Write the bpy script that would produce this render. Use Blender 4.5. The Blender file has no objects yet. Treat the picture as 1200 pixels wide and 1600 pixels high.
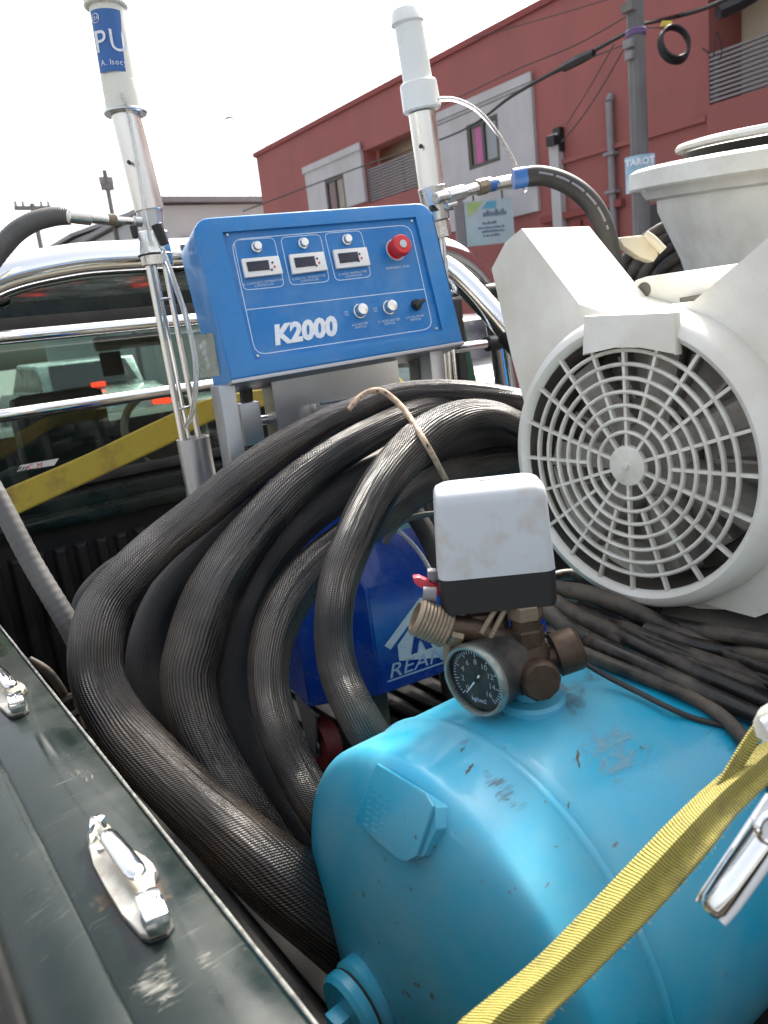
import bpy, bmesh, math, random
from mathutils import Vector, Matrix
random.seed(4)
S = bpy.context.scene
COL = S.collection
R = math.radians
# ------------------------------------------------------------------ camera
F = 1200.0
yaw, pitch, roll = R(35), R(-13.7), R(6.6)
FW = Vector((math.sin(yaw)*math.cos(pitch), math.cos(yaw)*math.cos(pitch), math.sin(pitch)))
_r = Vector((math.cos(yaw), -math.sin(yaw), 0)); _u = _r.cross(FW)
CR = _r*math.cos(roll) - _u*math.sin(roll)
CU = _r*math.sin(roll) + _u*math.cos(roll)
cd = bpy.data.cameras.new('camera'); cam = bpy.data.objects.new('camera', cd); COL.objects.link(cam)
cam.matrix_world = Matrix((CR, CU, -FW)).transposed().to_4x4()
cd.sensor_fit = 'HORIZONTAL'; cd.sensor_width = 36; cd.lens = 36*F/1200
cd.clip_start = 0.02; cd.clip_end = 600
cd.dof.use_dof = True; cd.dof.focus_distance = 1.0; cd.dof.aperture_fstop = 13
S.camera = cam
# ------------------------------------------------------------------ light
SUN_EL, SUN_AZ = 48, 62         # degrees; azimuth clockwise from the truck's nose (+Y)
w = bpy.data.worlds.new('World'); S.world = w; w.use_nodes = True
wt = w.node_tree; wt.nodes.clear()
sky = wt.nodes.new('ShaderNodeTexSky'); sky.sky_type = 'NISHITA'; sky.sun_disc = False
sky.sun_elevation = R(SUN_EL); sky.sun_rotation = R(SUN_AZ); sky.air_density = 1.0; sky.dust_density = 6.0; sky.ozone_density = 1.0
hs = wt.nodes.new('ShaderNodeHueSaturation'); hs.inputs['Saturation'].default_value = 0.38
bg = wt.nodes.new('ShaderNodeBackground'); bg.inputs[1].default_value = 0.15
wo = wt.nodes.new('ShaderNodeOutputWorld')
wt.links.new(sky.outputs[0], hs.inputs['Color']); wt.links.new(hs.outputs[0], bg.inputs[0]); wt.links.new(bg.outputs[0], wo.inputs[0])
sl = bpy.data.lights.new('sun', 'SUN'); sl.energy = 3.0; sl.angle = R(8); sl.color = (1, .93, .83)
sun = bpy.data.objects.new('sun', sl); COL.objects.link(sun)
sd = Vector((math.sin(R(SUN_AZ))*math.cos(R(SUN_EL)), math.cos(R(SUN_AZ))*math.cos(R(SUN_EL)), math.sin(R(SUN_EL))))
sun.rotation_euler = sd.to_track_quat('Z', 'Y').to_euler()
S.view_settings.view_transform = 'Standard'; S.view_settings.look = 'None'
S.view_settings.gamma = 1; S.view_settings.exposure = 1.5
S.render.engine = 'CYCLES'
S.cycles.max_bounces = 8; S.cycles.transparent_max_bounces = 12

# ------------------------------------------------------------------ helpers
def ray(x, y): return FW + CR*((x-600)/F) - CU*((y-800)/F)
def at(x, y, d): return ray(x, y)*d
def onX(x, y, X): r = ray(x, y); return r*(X/r.x)
def onY(x, y, Y): r = ray(x, y); return r*(Y/r.y)
def onZ(x, y, Z): r = ray(x, y); return r*(Z/r.z)
def onP(x, y, o, n): r = ray(x, y); return r*(o.dot(n)/r.dot(n))

def tag(o, label=None, cat=None, group=None, kind=None):
    if label: o['label'] = label
    if cat: o['category'] = cat
    if group: o['group'] = group
    if kind: o['kind'] = kind
    return o
def empty(name, loc, label, cat, group=None):
    o = bpy.data.objects.new(name, None); COL.objects.link(o); o.location = loc; o.empty_display_size = .05
    return tag(o, label, cat, group)
def rootloc(o):
    m = Vector((0, 0, 0)); p = o
    while p is not None: m = m + Vector(p.location); p = p.parent
    return m
def put(o, parent):
    """parent an object whose coordinates are world coordinates"""
    if parent is not None:
        o.parent = parent
        o.location = Vector(o.location) - rootloc(parent)
    return o

class MB:
    def __init__(s): s.bm = bmesh.new(); s.uv = s.bm.loops.layers.uv.new('UVMap')
    def poly(s, pts):
        return s.bm.faces.new([s.bm.verts.new(p) for p in pts])
    def box(s, o, a, b, c, bev=0):
        """corner o and three edge vectors"""
        o, a, b, c = map(Vector, (o, a, b, c))
        v = [s.bm.verts.new(o + a*i + b*j + c*k) for k in (0, 1) for j in (0, 1) for i in (0, 1)]
        fs = [s.bm.faces.new([v[i] for i in q]) for q in ((0,2,3,1),(4,5,7,6),(0,1,5,4),(2,6,7,3),(0,4,6,2),(1,3,7,5))]
        if bev:
            es = list({e for f in fs for e in f.edges})
            bmesh.ops.bevel(s.bm, geom=es, offset=bev, segments=2, affect='EDGES', profile=.6)
        return s
    def abox(s, x0, x1, y0, y1, z0, z1, bev=0):
        return s.box((x0, y0, z0), (x1-x0, 0, 0), (0, y1-y0, 0), (0, 0, z1-z0), bev)
    def prism(s, pts, ext, bev=0, segs=2):
        ext = Vector(ext); pts = [Vector(p) for p in pts]
        a = [s.bm.verts.new(p) for p in pts]; b = [s.bm.verts.new(p+ext) for p in pts]
        n = len(a); fs = [s.bm.faces.new(a[::-1]), s.bm.faces.new(b)]
        for i in range(n): fs.append(s.bm.faces.new([a[i], a[(i+1) % n], b[(i+1) % n], b[i]]))
        if bev:
            es = list({e for f in fs for e in f.edges})
            bmesh.ops.bevel(s.bm, geom=es, offset=bev, segments=segs, affect='EDGES', profile=.6)
        return s
    def lathe(s, o, ax, prof, n=32, closed=False, uvs=False):
        """prof: list of (radius, distance along ax)"""
        o = Vector(o); ax = Vector(ax).normalized()
        e = Vector((0, 0, 1)) if abs(ax.z) < .9 else Vector((1, 0, 0))
        u = ax.cross(e).normalized(); v = ax.cross(u)
        rings = []
        for r, h in prof:
            if r < 1e-6: rings.append([s.bm.verts.new(o+ax*h)])
            else: rings.append([s.bm.verts.new(o+ax*h+(u*math.cos(2*math.pi*i/n)+v*math.sin(2*math.pi*i/n))*r) for i in range(n)])
        seq = list(zip(rings, rings[1:])) + ([(rings[-1], rings[0])] if closed else [])
        for A, B in seq:
            if len(A) == 1 and len(B) == 1: continue
            for i in range(n):
                j = (i+1) % n
                if len(A) == 1: s.bm.faces.new([A[0], B[i], B[j]])
                elif len(B) == 1: s.bm.faces.new([A[j], A[i], B[0]])
                else: s.bm.faces.new([A[j], A[i], B[i], B[j]])
        return s
    def cyl(s, a, b, r, n=20, r2=None, bev=0):
        a, b = Vector(a), Vector(b); L = (b-a).length; r2 = r if r2 is None else r2
        if bev: return s.lathe(a, b-a, [(0, 0), (r-bev, 0), (r, bev), (r2, L-bev), (r2-bev, L), (0, L)], n)
        return s.lathe(a, b-a, [(0, 0), (r, 0), (r2, L), (0, L)], n)
    def torus(s, o, ax, Rr, r, n=48, m=8, flat=1.0):
        return s.lathe(o, ax, [(Rr+r*math.cos(2*math.pi*k/m), r*flat*math.sin(2*math.pi*k/m)) for k in range(m)], n, closed=True)
    def tube(s, pts, rad, n=12, cap=True, wob=0, seed=0, flat=1.0, fn=None, step=None):
        pts = [Vector(p) for p in pts]
        if not hasattr(rad, '__len__'): rad = [rad]*len(pts)
        N = len(pts); T = []
        for i in range(N):
            T.append((pts[min(i+1, N-1)]-pts[max(i-1, 0)]).normalized())
        e = Vector((0, 0, 1)) if abs(T[0].z) < .9 else Vector((0, 1, 0))
        u = T[0].cross(e).normalized(); rings = []; L = 0; Ls = []
        for i in range(N):
            if i: L += (pts[i]-pts[i-1]).length
            Ls.append(L)
            u = (u - T[i]*u.dot(T[i])).normalized(); v = T[i].cross(u)
            ring = []
            for k in range(n):
                a = 2*math.pi*k/n; rr = rad[i]
                if fn: rr *= fn(a, L)
                ring.append(s.bm.verts.new(pts[i]+u*math.cos(a)*rr+v*math.sin(a)*rr*flat))
            rings.append(ring)
        for i in range(N-1):
            for k in range(n):
                j = (k+1) % n
                f = s.bm.faces.new([rings[i][k], rings[i][j], rings[i+1][j], rings[i+1][k]])
                for lp, (a, b) in zip(f.loops, ((k/n, Ls[i]), ((k+1)/n, Ls[i]), ((k+1)/n, Ls[i+1]), (k/n, Ls[i+1]))): lp[s.uv].uv = (a, b)
        if cap: s.bm.faces.new(rings[0][::-1]); s.bm.faces.new(rings[-1])
        return s
    def build(s, name, mat, parent=None, smooth=40, kind=None):
        bmesh.ops.recalc_face_normals(s.bm, faces=s.bm.faces)
        me = bpy.data.meshes.new(name); s.bm.to_mesh(me); s.bm.free()
        me.materials.append(mat)
        if smooth: me.shade_smooth(); me.set_sharp_from_angle(angle=R(smooth))
        # origin at the bounds centre so that every piece has a place of its own
        vs = me.vertices; c = Vector((0, 0, 0))
        if len(vs):
            lo = Vector([min(v.co[i] for v in vs) for i in range(3)]); hi = Vector([max(v.co[i] for v in vs) for i in range(3)]); c = (lo+hi)/2
        me.transform(Matrix.Translation(-c))
        o = bpy.data.objects.new(name, me); COL.objects.link(o); o.location = c
        if kind: o['kind'] = kind
        return put(o, parent)

def copy_tree(o, delta, parent=None):
    c = o.copy(); COL.objects.link(c)
    if parent is None: c.location = Vector(o.location) + Vector(delta)
    else: c.parent = parent
    for ch in o.children: copy_tree(ch, (0, 0, 0), c)
    return c
def copy_part(o, delta):
    c = o.copy(); COL.objects.link(c); c.location = Vector(o.location)+Vector(delta)
    for ch in o.children: copy_tree(ch, (0, 0, 0), c)
    return c

def spline(P, sub=8):
    """Catmull-Rom through rows of numbers (Vectors packed as tuples)"""
    P = [tuple(p) for p in P]; out = []
    Q = [P[0]] + P + [P[-1]]
    for i in range(1, len(Q)-2):
        a, b, c, d = Q[i-1:i+3]
        for k in range(sub):
            t = k/sub
            out.append(tuple(.5*((2*b[j])+(-a[j]+c[j])*t+(2*a[j]-5*b[j]+4*c[j]-d[j])*t*t+(-a[j]+3*b[j]-3*c[j]+d[j])*t**3) for j in range(len(b))))
    out.append(P[-1]); return out
def path(rows, sub=8):
    """rows (px, py, width px, depth) -> world points and radii"""
    sp = spline(rows, sub)
    return [at(r[0], r[1], r[3]) for r in sp], [max(r[2], 1)*.5/F*r[3] for r in sp]
def text(body, size, o, u, v, mat, parent, name='lettering', shear=0, align='CENTER', ext=.0002, bold=0, sx=1.0, ls=1.0):
    c = bpy.data.curves.new(name, 'FONT'); c.body = body; c.size = size; c.shear = shear; c.extrude = ext; c.offset = bold
    c.align_x = align; c.align_y = 'CENTER'; c.space_line = .9; c.space_character = ls; c.materials.append(mat); c.resolution_u = 3
    ob = bpy.data.objects.new(name, c); COL.objects.link(ob)
    u = Vector(u).normalized(); v = (Vector(v)-u*Vector(v).dot(u)).normalized(); n = u.cross(v)
    m = Matrix((u*sx, v, n)).transposed().to_4x4()
    loc = Vector(o)
    ob.rotation_mode = 'QUATERNION'; ob.rotation_quaternion = Matrix((u, v, n)).transposed().to_quaternion(); ob.scale = (sx, 1, 1)
    ob.location = loc
    bpy.context.view_layer.update()
    me = bpy.data.meshes.new_from_object(ob.evaluated_get(bpy.context.evaluated_depsgraph_get()))
    me.name = name; o = bpy.data.objects.new(name, me); COL.objects.link(o)
    o.rotation_mode = 'QUATERNION'; o.rotation_quaternion = ob.rotation_quaternion; o.scale = (sx, 1, 1); o.location = loc
    COL.objects.unlink(ob); bpy.data.objects.remove(ob)
    return put(o, parent)

# ------------------------------------------------------------------ materials
def nd(nt, t, **k):
    n = nt.nodes.new(t)
    for a, b in k.items(): setattr(n, a, b)
    return n
def mat(name, col, rough=.5, metal=0., var=.12, vs=6., dirt=None, damt=.5, dscale=5., dcon=.12, bump=0., bs=60., coat=0., scr=0., scol=(.55,.55,.5), sscale=18., spec=.5, trans=0., aniso=None, rvar=.1, emis=None, dstretch=(1,1,1), alpha=1., croughness=.05):
    m = bpy.data.materials.new(name); m.use_nodes = True; nt = m.node_tree; b = nt.nodes['Principled BSDF']; L = nt.links.new
    tc = nd(nt, 'ShaderNodeTexCoord'); src = tc.outputs['Object']
    n1 = nd(nt, 'ShaderNodeTexNoise'); n1.inputs['Scale'].default_value = vs; n1.inputs['Detail'].default_value = 5; L(src, n1.inputs['Vector'])
    mp = nd(nt, 'ShaderNodeMapRange'); mp.inputs[3].default_value = 1-var; mp.inputs[4].default_value = 1+var; mp.inputs[1].default_value = .3; mp.inputs[2].default_value = .7; L(n1.outputs[0], mp.inputs[0])
    mul = nd(nt, 'ShaderNodeMix', data_type='RGBA', blend_type='MULTIPLY'); mul.inputs[0].default_value = 1; mul.inputs[6].default_value = (*col, 1); L(mp.outputs[0], mul.inputs[7])
    out = mul.outputs[2]; rr = None
    def layer(out, fac, c):
        mx = nd(nt, 'ShaderNodeMix', data_type='RGBA'); L(fac, mx.inputs[0]); L(out, mx.inputs[6]); mx.inputs[7].default_value = (*c, 1); return mx.outputs[2]
    if dirt:
        mpp = nd(nt, 'ShaderNodeMapping'); mpp.inputs['Scale'].default_value = dstretch; L(src, mpp.inputs[0])
        n2 = nd(nt, 'ShaderNodeTexNoise'); n2.inputs['Scale'].default_value = dscale; n2.inputs['Detail'].default_value = 8; n2.inputs['Roughness'].default_value = .65; L(mpp.outputs[0], n2.inputs['Vector'])
        r2 = nd(nt, 'ShaderNodeMapRange'); r2.inputs[1].default_value = .55-dcon; r2.inputs[2].default_value = .55+dcon; r2.inputs[4].default_value = damt; L(n2.outputs[0], r2.inputs[0])
        out = layer(out, r2.outputs[0], dirt); rr = r2.outputs[0]
    if scr:
        for (sx, sy, ang) in ((1, 16, .35), (1.6, 22, -.7), (1.2, 13, 1.25)):
            mq = nd(nt, 'ShaderNodeMapping'); mq.inputs['Rotation'].default_value = (0, 0, ang); mq.inputs['Scale'].default_value = (sx*.35, sy, 6); L(src, mq.inputs[0])
            n3 = nd(nt, 'ShaderNodeTexNoise'); n3.inputs['Scale'].default_value = sscale; n3.inputs['Detail'].default_value = 4; n3.inputs['Distortion'].default_value = 1.1; L(mq.outputs[0], n3.inputs['Vector'])
            n4 = nd(nt, 'ShaderNodeTexNoise'); n4.inputs['Scale'].default_value = sscale*.55; n4.inputs['Detail'].default_value = 6; L(src, n4.inputs['Vector'])
            a = nd(nt, 'ShaderNodeMapRange'); a.inputs[1].default_value = .64; a.inputs[2].default_value = .74; L(n3.outputs[0], a.inputs[0])
            c = nd(nt, 'ShaderNodeMapRange'); c.inputs[1].default_value = .53; c.inputs[2].default_value = .63; c.inputs[4].default_value = scr; L(n4.outputs[0], c.inputs[0])
            mm = nd(nt, 'ShaderNodeMath', operation='MULTIPLY'); L(a.outputs[0], mm.inputs[0]); L(c.outputs[0], mm.inputs[1])
            out = layer(out, mm.outputs[0], scol)
            sscale *= 1.35
    L(out, b.inputs['Base Color'])
    rm = nd(nt, 'ShaderNodeMapRange'); rm.inputs[1].default_value = .3; rm.inputs[2].default_value = .7; rm.inputs[3].default_value = max(rough-rvar, .02); rm.inputs[4].default_value = min(rough+rvar, 1); L(n1.outputs[0], rm.inputs[0])
    ro = rm.outputs[0]
    if rr is not None:
        mr = nd(nt, 'ShaderNodeMix', data_type='FLOAT'); L(rr, mr.inputs[0]); L(ro, mr.inputs[2]); mr.inputs[3].default_value = .8; ro = mr.outputs[0]
    L(ro, b.inputs['Roughness'])
    b.inputs['Metallic'].default_value = metal; b.inputs['Coat Weight'].default_value = coat; b.inputs['Coat Roughness'].default_value = croughness
    b.inputs['Specular IOR Level'].default_value = spec
    if trans: b.inputs['Transmission Weight'].default_value = trans
    if alpha < 1: b.inputs['Alpha'].default_value = alpha
    if emis: b.inputs['Emission Color'].default_value = (*emis[0], 1); b.inputs['Emission Strength'].default_value = emis[1]
    if bump:
        n5 = nd(nt, 'ShaderNodeTexNoise'); n5.inputs['Scale'].default_value = bs; n5.inputs['Detail'].default_value = 5; L(src, n5.inputs['Vector'])
        bp = nd(nt, 'ShaderNodeBump'); bp.inputs['Strength'].default_value = bump; bp.inputs['Distance'].default_value = .002; L(n5.outputs[0], bp.inputs['Height']); L(bp.outputs[0], b.inputs['Normal'])
    return m

def hose_mat(name, col, dust, ridges=52, weave=330., dist=.0012, dstr=.75, rough=.27, spec=.6, wr=.6):
    """woven sleeve: ridges run along the hose, a fine cross weave on them, dust in patches"""
    m = bpy.data.materials.new(name); m.use_nodes = True; nt = m.node_tree; b = nt.nodes['Principled BSDF']; L = nt.links.new
    uv = nd(nt, 'ShaderNodeUVMap'); tc = nd(nt, 'ShaderNodeTexCoord')
    sp = nd(nt, 'ShaderNodeSeparateXYZ'); L(uv.outputs[0], sp.inputs[0])
    # slow wander of the ridges along the length
    wn = nd(nt, 'ShaderNodeTexNoise'); wn.inputs['Scale'].default_value = 9; wn.inputs['Detail'].default_value = 2; L(tc.outputs['Object'], wn.inputs['Vector'])
    w1 = nd(nt, 'ShaderNodeMath', operation='MULTIPLY_ADD'); L(wn.outputs[0], w1.inputs[0]); w1.inputs[1].default_value = 9.; 
    ms = nd(nt, 'ShaderNodeMath', operation='MULTIPLY'); L(sp.outputs[0], ms.inputs[0]); ms.inputs[1].default_value = ridges*2*math.pi
    L(ms.outputs[0], w1.inputs[2])
    sn = nd(nt, 'ShaderNodeMath', operation='SINE'); L(w1.outputs[0], sn.inputs[0])
    mv = nd(nt, 'ShaderNodeMath', operation='MULTIPLY'); L(sp.outputs[1], mv.inputs[0]); mv.inputs[1].default_value = weave*2*math.pi
    ad = nd(nt, 'ShaderNodeMath', operation='ADD'); L(mv.outputs[0], ad.inputs[0]); L(w1.outputs[0], ad.inputs[1])
    s2 = nd(nt, 'ShaderNodeMath', operation='SINE'); L(ad.outputs[0], s2.inputs[0])
    # wrinkles: noise stretched along the length
    cb = nd(nt, 'ShaderNodeCombineXYZ')
    cs = nd(nt, 'ShaderNodeMath', operation='MULTIPLY'); L(sp.outputs[0], cs.inputs[0]); cs.inputs[1].default_value = 2*math.pi
    co = nd(nt, 'ShaderNodeMath', operation='COSINE'); L(cs.outputs[0], co.inputs[0]); si = nd(nt, 'ShaderNodeMath', operation='SINE'); L(cs.outputs[0], si.inputs[0])
    vv = nd(nt, 'ShaderNodeMath', operation='MULTIPLY'); L(sp.outputs[1], vv.inputs[0]); vv.inputs[1].default_value = 3.5
    L(co.outputs[0], cb.inputs[0]); L(si.outputs[0], cb.inputs[1]); L(vv.outputs[0], cb.inputs[2])
    wk = nd(nt, 'ShaderNodeTexNoise'); wk.inputs['Scale'].default_value = 3.2; wk.inputs['Detail'].default_value = 4; L(cb.outputs[0], wk.inputs['Vector'])
    # ridge strength varies: pulled tight in places
    st = nd(nt, 'ShaderNodeTexNoise'); st.inputs['Scale'].default_value = 5; L(tc.outputs['Object'], st.inputs['Vector'])
    sr = nd(nt, 'ShaderNodeMapRange'); sr.inputs[1].default_value = .4; sr.inputs[2].default_value = .6; sr.inputs[3].default_value = .12; sr.inputs[4].default_value = 1.; L(st.outputs[0], sr.inputs[0])
    m1 = nd(nt, 'ShaderNodeMath', operation='MULTIPLY'); L(sn.outputs[0], m1.inputs[0]); L(sr.outputs[0], m1.inputs[1])
    m2 = nd(nt, 'ShaderNodeMath', operation='MULTIPLY_ADD'); L(s2.outputs[0], m2.inputs[0]); m2.inputs[1].default_value = .5; L(m1.outputs[0], m2.inputs[2])
    m3 = nd(nt, 'ShaderNodeMath', operation='MULTIPLY_ADD'); L(wk.outputs[0], m3.inputs[0]); m3.inputs[1].default_value = wr*14; L(m2.outputs[0], m3.inputs[2])
    bp = nd(nt, 'ShaderNodeBump'); bp.inputs['Strength'].default_value = 1; bp.inputs['Distance'].default_value = dist*.42; L(m3.outputs[0], bp.inputs['Height']); L(bp.outputs[0], b.inputs['Normal'])
    # colour
    dn = nd(nt, 'ShaderNodeTexNoise'); dn.inputs['Scale'].default_value = 7; dn.inputs['Detail'].default_value = 6; L(tc.outputs['Object'], dn.inputs['Vector'])
    dr = nd(nt, 'ShaderNodeMapRange'); dr.inputs[1].default_value = .36; dr.inputs[2].default_value = .62; dr.inputs[4].default_value = dstr; L(dn.outputs[0], dr.inputs[0])
    rs = nd(nt, 'ShaderNodeMapRange'); rs.inputs[1].default_value = -.4; rs.inputs[2].default_value = 1.; rs.inputs[3].default_value = .25; L(sn.outputs[0], rs.inputs[0])
    dm = nd(nt, 'ShaderNodeMath', operation='MULTIPLY'); L(dr.outputs[0], dm.inputs[0]); L(rs.outputs[0], dm.inputs[1])
    mx = nd(nt, 'ShaderNodeMix', data_type='RGBA'); L(dm.outputs[0], mx.inputs[0]); mx.inputs[6].default_value = (*col, 1); mx.inputs[7].default_value = (*dust, 1)
    L(mx.outputs[2], b.inputs['Base Color']); b.inputs['Roughness'].default_value = rough; b.inputs['Specular IOR Level'].default_value = spec
    return m

def web_mat(name, col, dark, scale_u=1, cross=420., stain=(.05,.04,.02)):
    m = bpy.data.materials.new(name); m.use_nodes = True; nt = m.node_tree; b = nt.nodes['Principled BSDF']; L = nt.links.new
    uv = nd(nt, 'ShaderNodeUVMap'); sp = nd(nt, 'ShaderNodeSeparateXYZ'); L(uv.outputs[0], sp.inputs[0]); tc = nd(nt, 'ShaderNodeTexCoord')
    a = nd(nt, 'ShaderNodeMath', operation='MULTIPLY'); L(sp.outputs[1], a.inputs[0]); a.inputs[1].default_value = cross*2*math.pi
    u2 = nd(nt, 'ShaderNodeMath', operation='PINGPONG'); L(sp.outputs[0], u2.inputs[0]); u2.inputs[1].default_value = .5
    u3 = nd(nt, 'ShaderNodeMath', operation='MULTIPLY_ADD'); L(u2.outputs[0], u3.inputs[0]); u3.inputs[1].default_value = 9.; L(a.outputs[0], u3.inputs[2])
    s1 = nd(nt, 'ShaderNodeMath', operation='SINE'); L(u3.outputs[0], s1.inputs[0])
    n = nd(nt, 'ShaderNodeTexNoise'); n.inputs['Scale'].default_value = 160; n.inputs['Detail'].default_value = 4; L(tc.outputs['Object'], n.inputs['Vector'])
    h = nd(nt, 'ShaderNodeMath', operation='MULTIPLY_ADD'); L(n.outputs[0], h.inputs[0]); h.inputs[1].default_value = 2.2; L(s1.outputs[0], h.inputs[2])
    bp = nd(nt, 'ShaderNodeBump'); bp.inputs['Strength'].default_value = .8; bp.inputs['Distance'].default_value = .0006; L(h.outputs[0], bp.inputs['Height']); L(bp.outputs[0], b.inputs['Normal'])
    r = nd(nt, 'ShaderNodeMapRange'); r.inputs[1].default_value = -.6; r.inputs[2].default_value = 1.6; L(s1.outputs[0], r.inputs[0])
    mx = nd(nt, 'ShaderNodeMix', data_type='RGBA'); L(r.outputs[0], mx.inputs[0]); mx.inputs[6].default_value = (*dark, 1); mx.inputs[7].default_value = (*col, 1)
    n2 = nd(nt, 'ShaderNodeTexNoise'); n2.inputs['Scale'].default_value = 14; n2.inputs['Detail'].default_value = 8; n2.inputs['Roughness'].default_value = .7; L(tc.outputs['Object'], n2.inputs['Vector'])
    r2 = nd(nt, 'ShaderNodeMapRange'); r2.inputs[1].default_value = .53; r2.inputs[2].default_value = .72; r2.inputs[4].default_value = .8; L(n2.outputs[0], r2.inputs[0])
    m2 = nd(nt, 'ShaderNodeMix', data_type='RGBA'); L(r2.outputs[0], m2.inputs[0]); L(mx.outputs[2], m2.inputs[6]); m2.inputs[7].default_value = (*stain, 1)
    L(m2.outputs[2], b.inputs['Base Color']); b.inputs['Roughness'].default_value = .75; b.inputs['Sheen Weight'].default_value = .2
    return m
def glass_mat(name, tint, refl=.12):
    m = bpy.data.materials.new(name); m.use_nodes = True; nt = m.node_tree; nt.nodes.clear(); L = nt.links.new
    o = nd(nt, 'ShaderNodeOutputMaterial'); t = nd(nt, 'ShaderNodeBsdfTransparent'); t.inputs[0].default_value = (*tint, 1)
    g = nd(nt, 'ShaderNodeBsdfGlossy'); g.inputs['Roughness'].default_value = .03; lw = nd(nt, 'ShaderNodeLayerWeight'); lw.inputs[0].default_value = .5; pw = nd(nt, 'ShaderNodeMath', operation='POWER'); pw.inputs[1].default_value = 4; L(lw.outputs['Facing'], pw.inputs[0])
    a = nd(nt, 'ShaderNodeMath', operation='MULTIPLY_ADD'); L(pw.outputs[0], a.inputs[0]); a.inputs[1].default_value = .7; a.inputs[2].default_value = refl
    mx = nd(nt, 'ShaderNodeMixShader'); L(a.outputs[0], mx.inputs[0]); L(t.outputs[0], mx.inputs[1]); L(g.outputs[0], mx.inputs[2]); L(mx.outputs[0], o.inputs[0]); return m

K = {}
K['blue'] = mat('blue_enamel', (.004, .185, .50), .3, var=.06, vs=4, coat=.25, dirt=(.25,.3,.36), damt=.16, dscale=9, bump=.05, bs=25)
K['blue_panel'] = mat('blue_panel_film', (.003, .165, .47), .4, var=.06, dirt=(.3,.4,.5), damt=.2, dscale=14)
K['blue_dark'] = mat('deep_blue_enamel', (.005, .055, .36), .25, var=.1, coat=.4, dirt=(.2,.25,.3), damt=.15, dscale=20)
K['print'] = mat('pale_blue_print', (.55, .68, .85), .5, var=.1)
K['white_print'] = mat('white_print', (.85, .87, .88), .5, var=.1, vs=60, dirt=(.3,.45,.7), damt=.5, dscale=60)
K['white_plastic'] = mat('white_plastic', (.8, .8, .78), .35)
K['lcd'] = mat('dark_display', (.02, .022, .035), .15)
K['red'] = mat('red_plastic', (.6, .03, .03), .35)
K['black'] = mat('black_plastic', (.018, .018, .018), .45)
K['black_rubber'] = mat('black_rubber', (.02, .02, .02), .55, dirt=(.09,.08,.07), damt=.5, dscale=9)
K['chrome'] = mat('chrome', (.88, .88, .88), .06, metal=1, var=.03, rvar=.03)
K['chrome_old'] = mat('weathered_chrome', (.82, .81, .78), .12, metal=1, var=.05, rvar=.06, dirt=(.42,.36,.26), damt=.35, dscale=25)
K['zinc'] = mat('dulled_zinc_plate', (.52, .50, .44), .38, metal=.85, var=.12, vs=60, dirt=(.30,.25,.17), damt=.5, dscale=50)
K['steel'] = mat('brushed_steel', (.55, .55, .54), .32, metal=1, var=.08, vs=20, dstretch=(1,1,.1))
K['steel_box'] = mat('stainless_sheet', (.42, .43, .45), .38, metal=.9, var=.1, vs=14)
K['steel_bright'] = mat('polished_steel_tube', (.80, .77, .71), .30, metal=1, var=.05)
K['cream'] = mat('cream_white_paint', (.80, .79, .73), .38, var=.05, vs=5, dirt=(.50,.43,.28), damt=.5, dscale=7, dcon=.16, scr=.4, scol=(.16,.14,.11), sscale=34, bump=.08, bs=18)
K['cream_grille'] = mat('cream_grille_paint', (.74, .72, .64), .45, var=.06, vs=20, dirt=(.28,.24,.17), damt=.4, dscale=30)
K['tub'] = mat('white_tub_plastic', (.74, .75, .71), .4, var=.06, vs=4, dirt=(.44,.41,.33), damt=.6, dscale=6, bump=.1, bs=12)
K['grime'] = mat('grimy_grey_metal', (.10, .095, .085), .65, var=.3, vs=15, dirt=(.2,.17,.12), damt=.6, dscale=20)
K['vane'] = mat('dusty_fan_plastic', (.42, .39, .35), .7, var=.2, vs=15, dirt=(.12,.1,.08), damt=.6, dscale=20)
K['switch_grey'] = mat('pale_grey_cover', (.54, .57, .59), .42, var=.03, dirt=(.40,.32,.20), damt=.35, dscale=20, dcon=.06)
K['brass'] = mat('oily_brown_brass', (.10, .065, .042), .5, metal=.5, var=.35, vs=40, dirt=(.03,.022,.018), damt=.7, dscale=30, bump=.3, bs=120)
K['tan'] = mat('dull_tan_brass', (.30, .24, .17), .5, metal=.5, var=.25, vs=50, dirt=(.1,.08,.05), damt=.5, dscale=40)
K['gauge_body'] = mat('grimy_gauge_case', (.07, .072, .068), .55, metal=.4, var=.3, vs=40, dirt=(.13,.085,.06), damt=.7, dscale=35, bump=.2, bs=160)
K['gauge_rim'] = mat('worn_gauge_rim', (.30, .34, .32), .35, metal=.7, var=.2, vs=50, dirt=(.2,.17,.12), damt=.5, dscale=60)
K['gauge_face'] = mat('dark_gauge_dial', (.022, .027, .028), .5, var=.25, vs=60, dirt=(.09,.095,.085), damt=.45, dscale=70)
K['paint_green'] = mat('dark_green_car_paint', (.005, .011, .009), .22, var=.2, vs=9, coat=.15, spec=.3, rvar=.12, dirt=(.03,.034,.03), damt=.4, dscale=9, dcon=.14, scr=.32, scol=(.22,.22,.20), sscale=15, croughness=.08)
K['paint_worn'] = mat('worn_paint_edge', (.20, .20, .18), .5, var=.3, vs=70, dirt=(.02,.03,.028), damt=.85, dscale=80)
K['liner'] = mat('black_bed_liner', (.010, .010, .011), .5, var=.25, vs=12, spec=.3, dirt=(.04,.034,.028), damt=.5, dscale=8, bump=.3, bs=160)
K['liner_dusty'] = mat('dusty_bed_liner', (.018, .016, .014), .6, var=.3, vs=9, spec=.3, dirt=(.08,.062,.048), damt=.8, dscale=7, bump=.3, bs=90)
K['yellow_web'] = web_mat('yellow_webbing', (.42, .36, .055), (.28, .235, .04), cross=430.)
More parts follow.
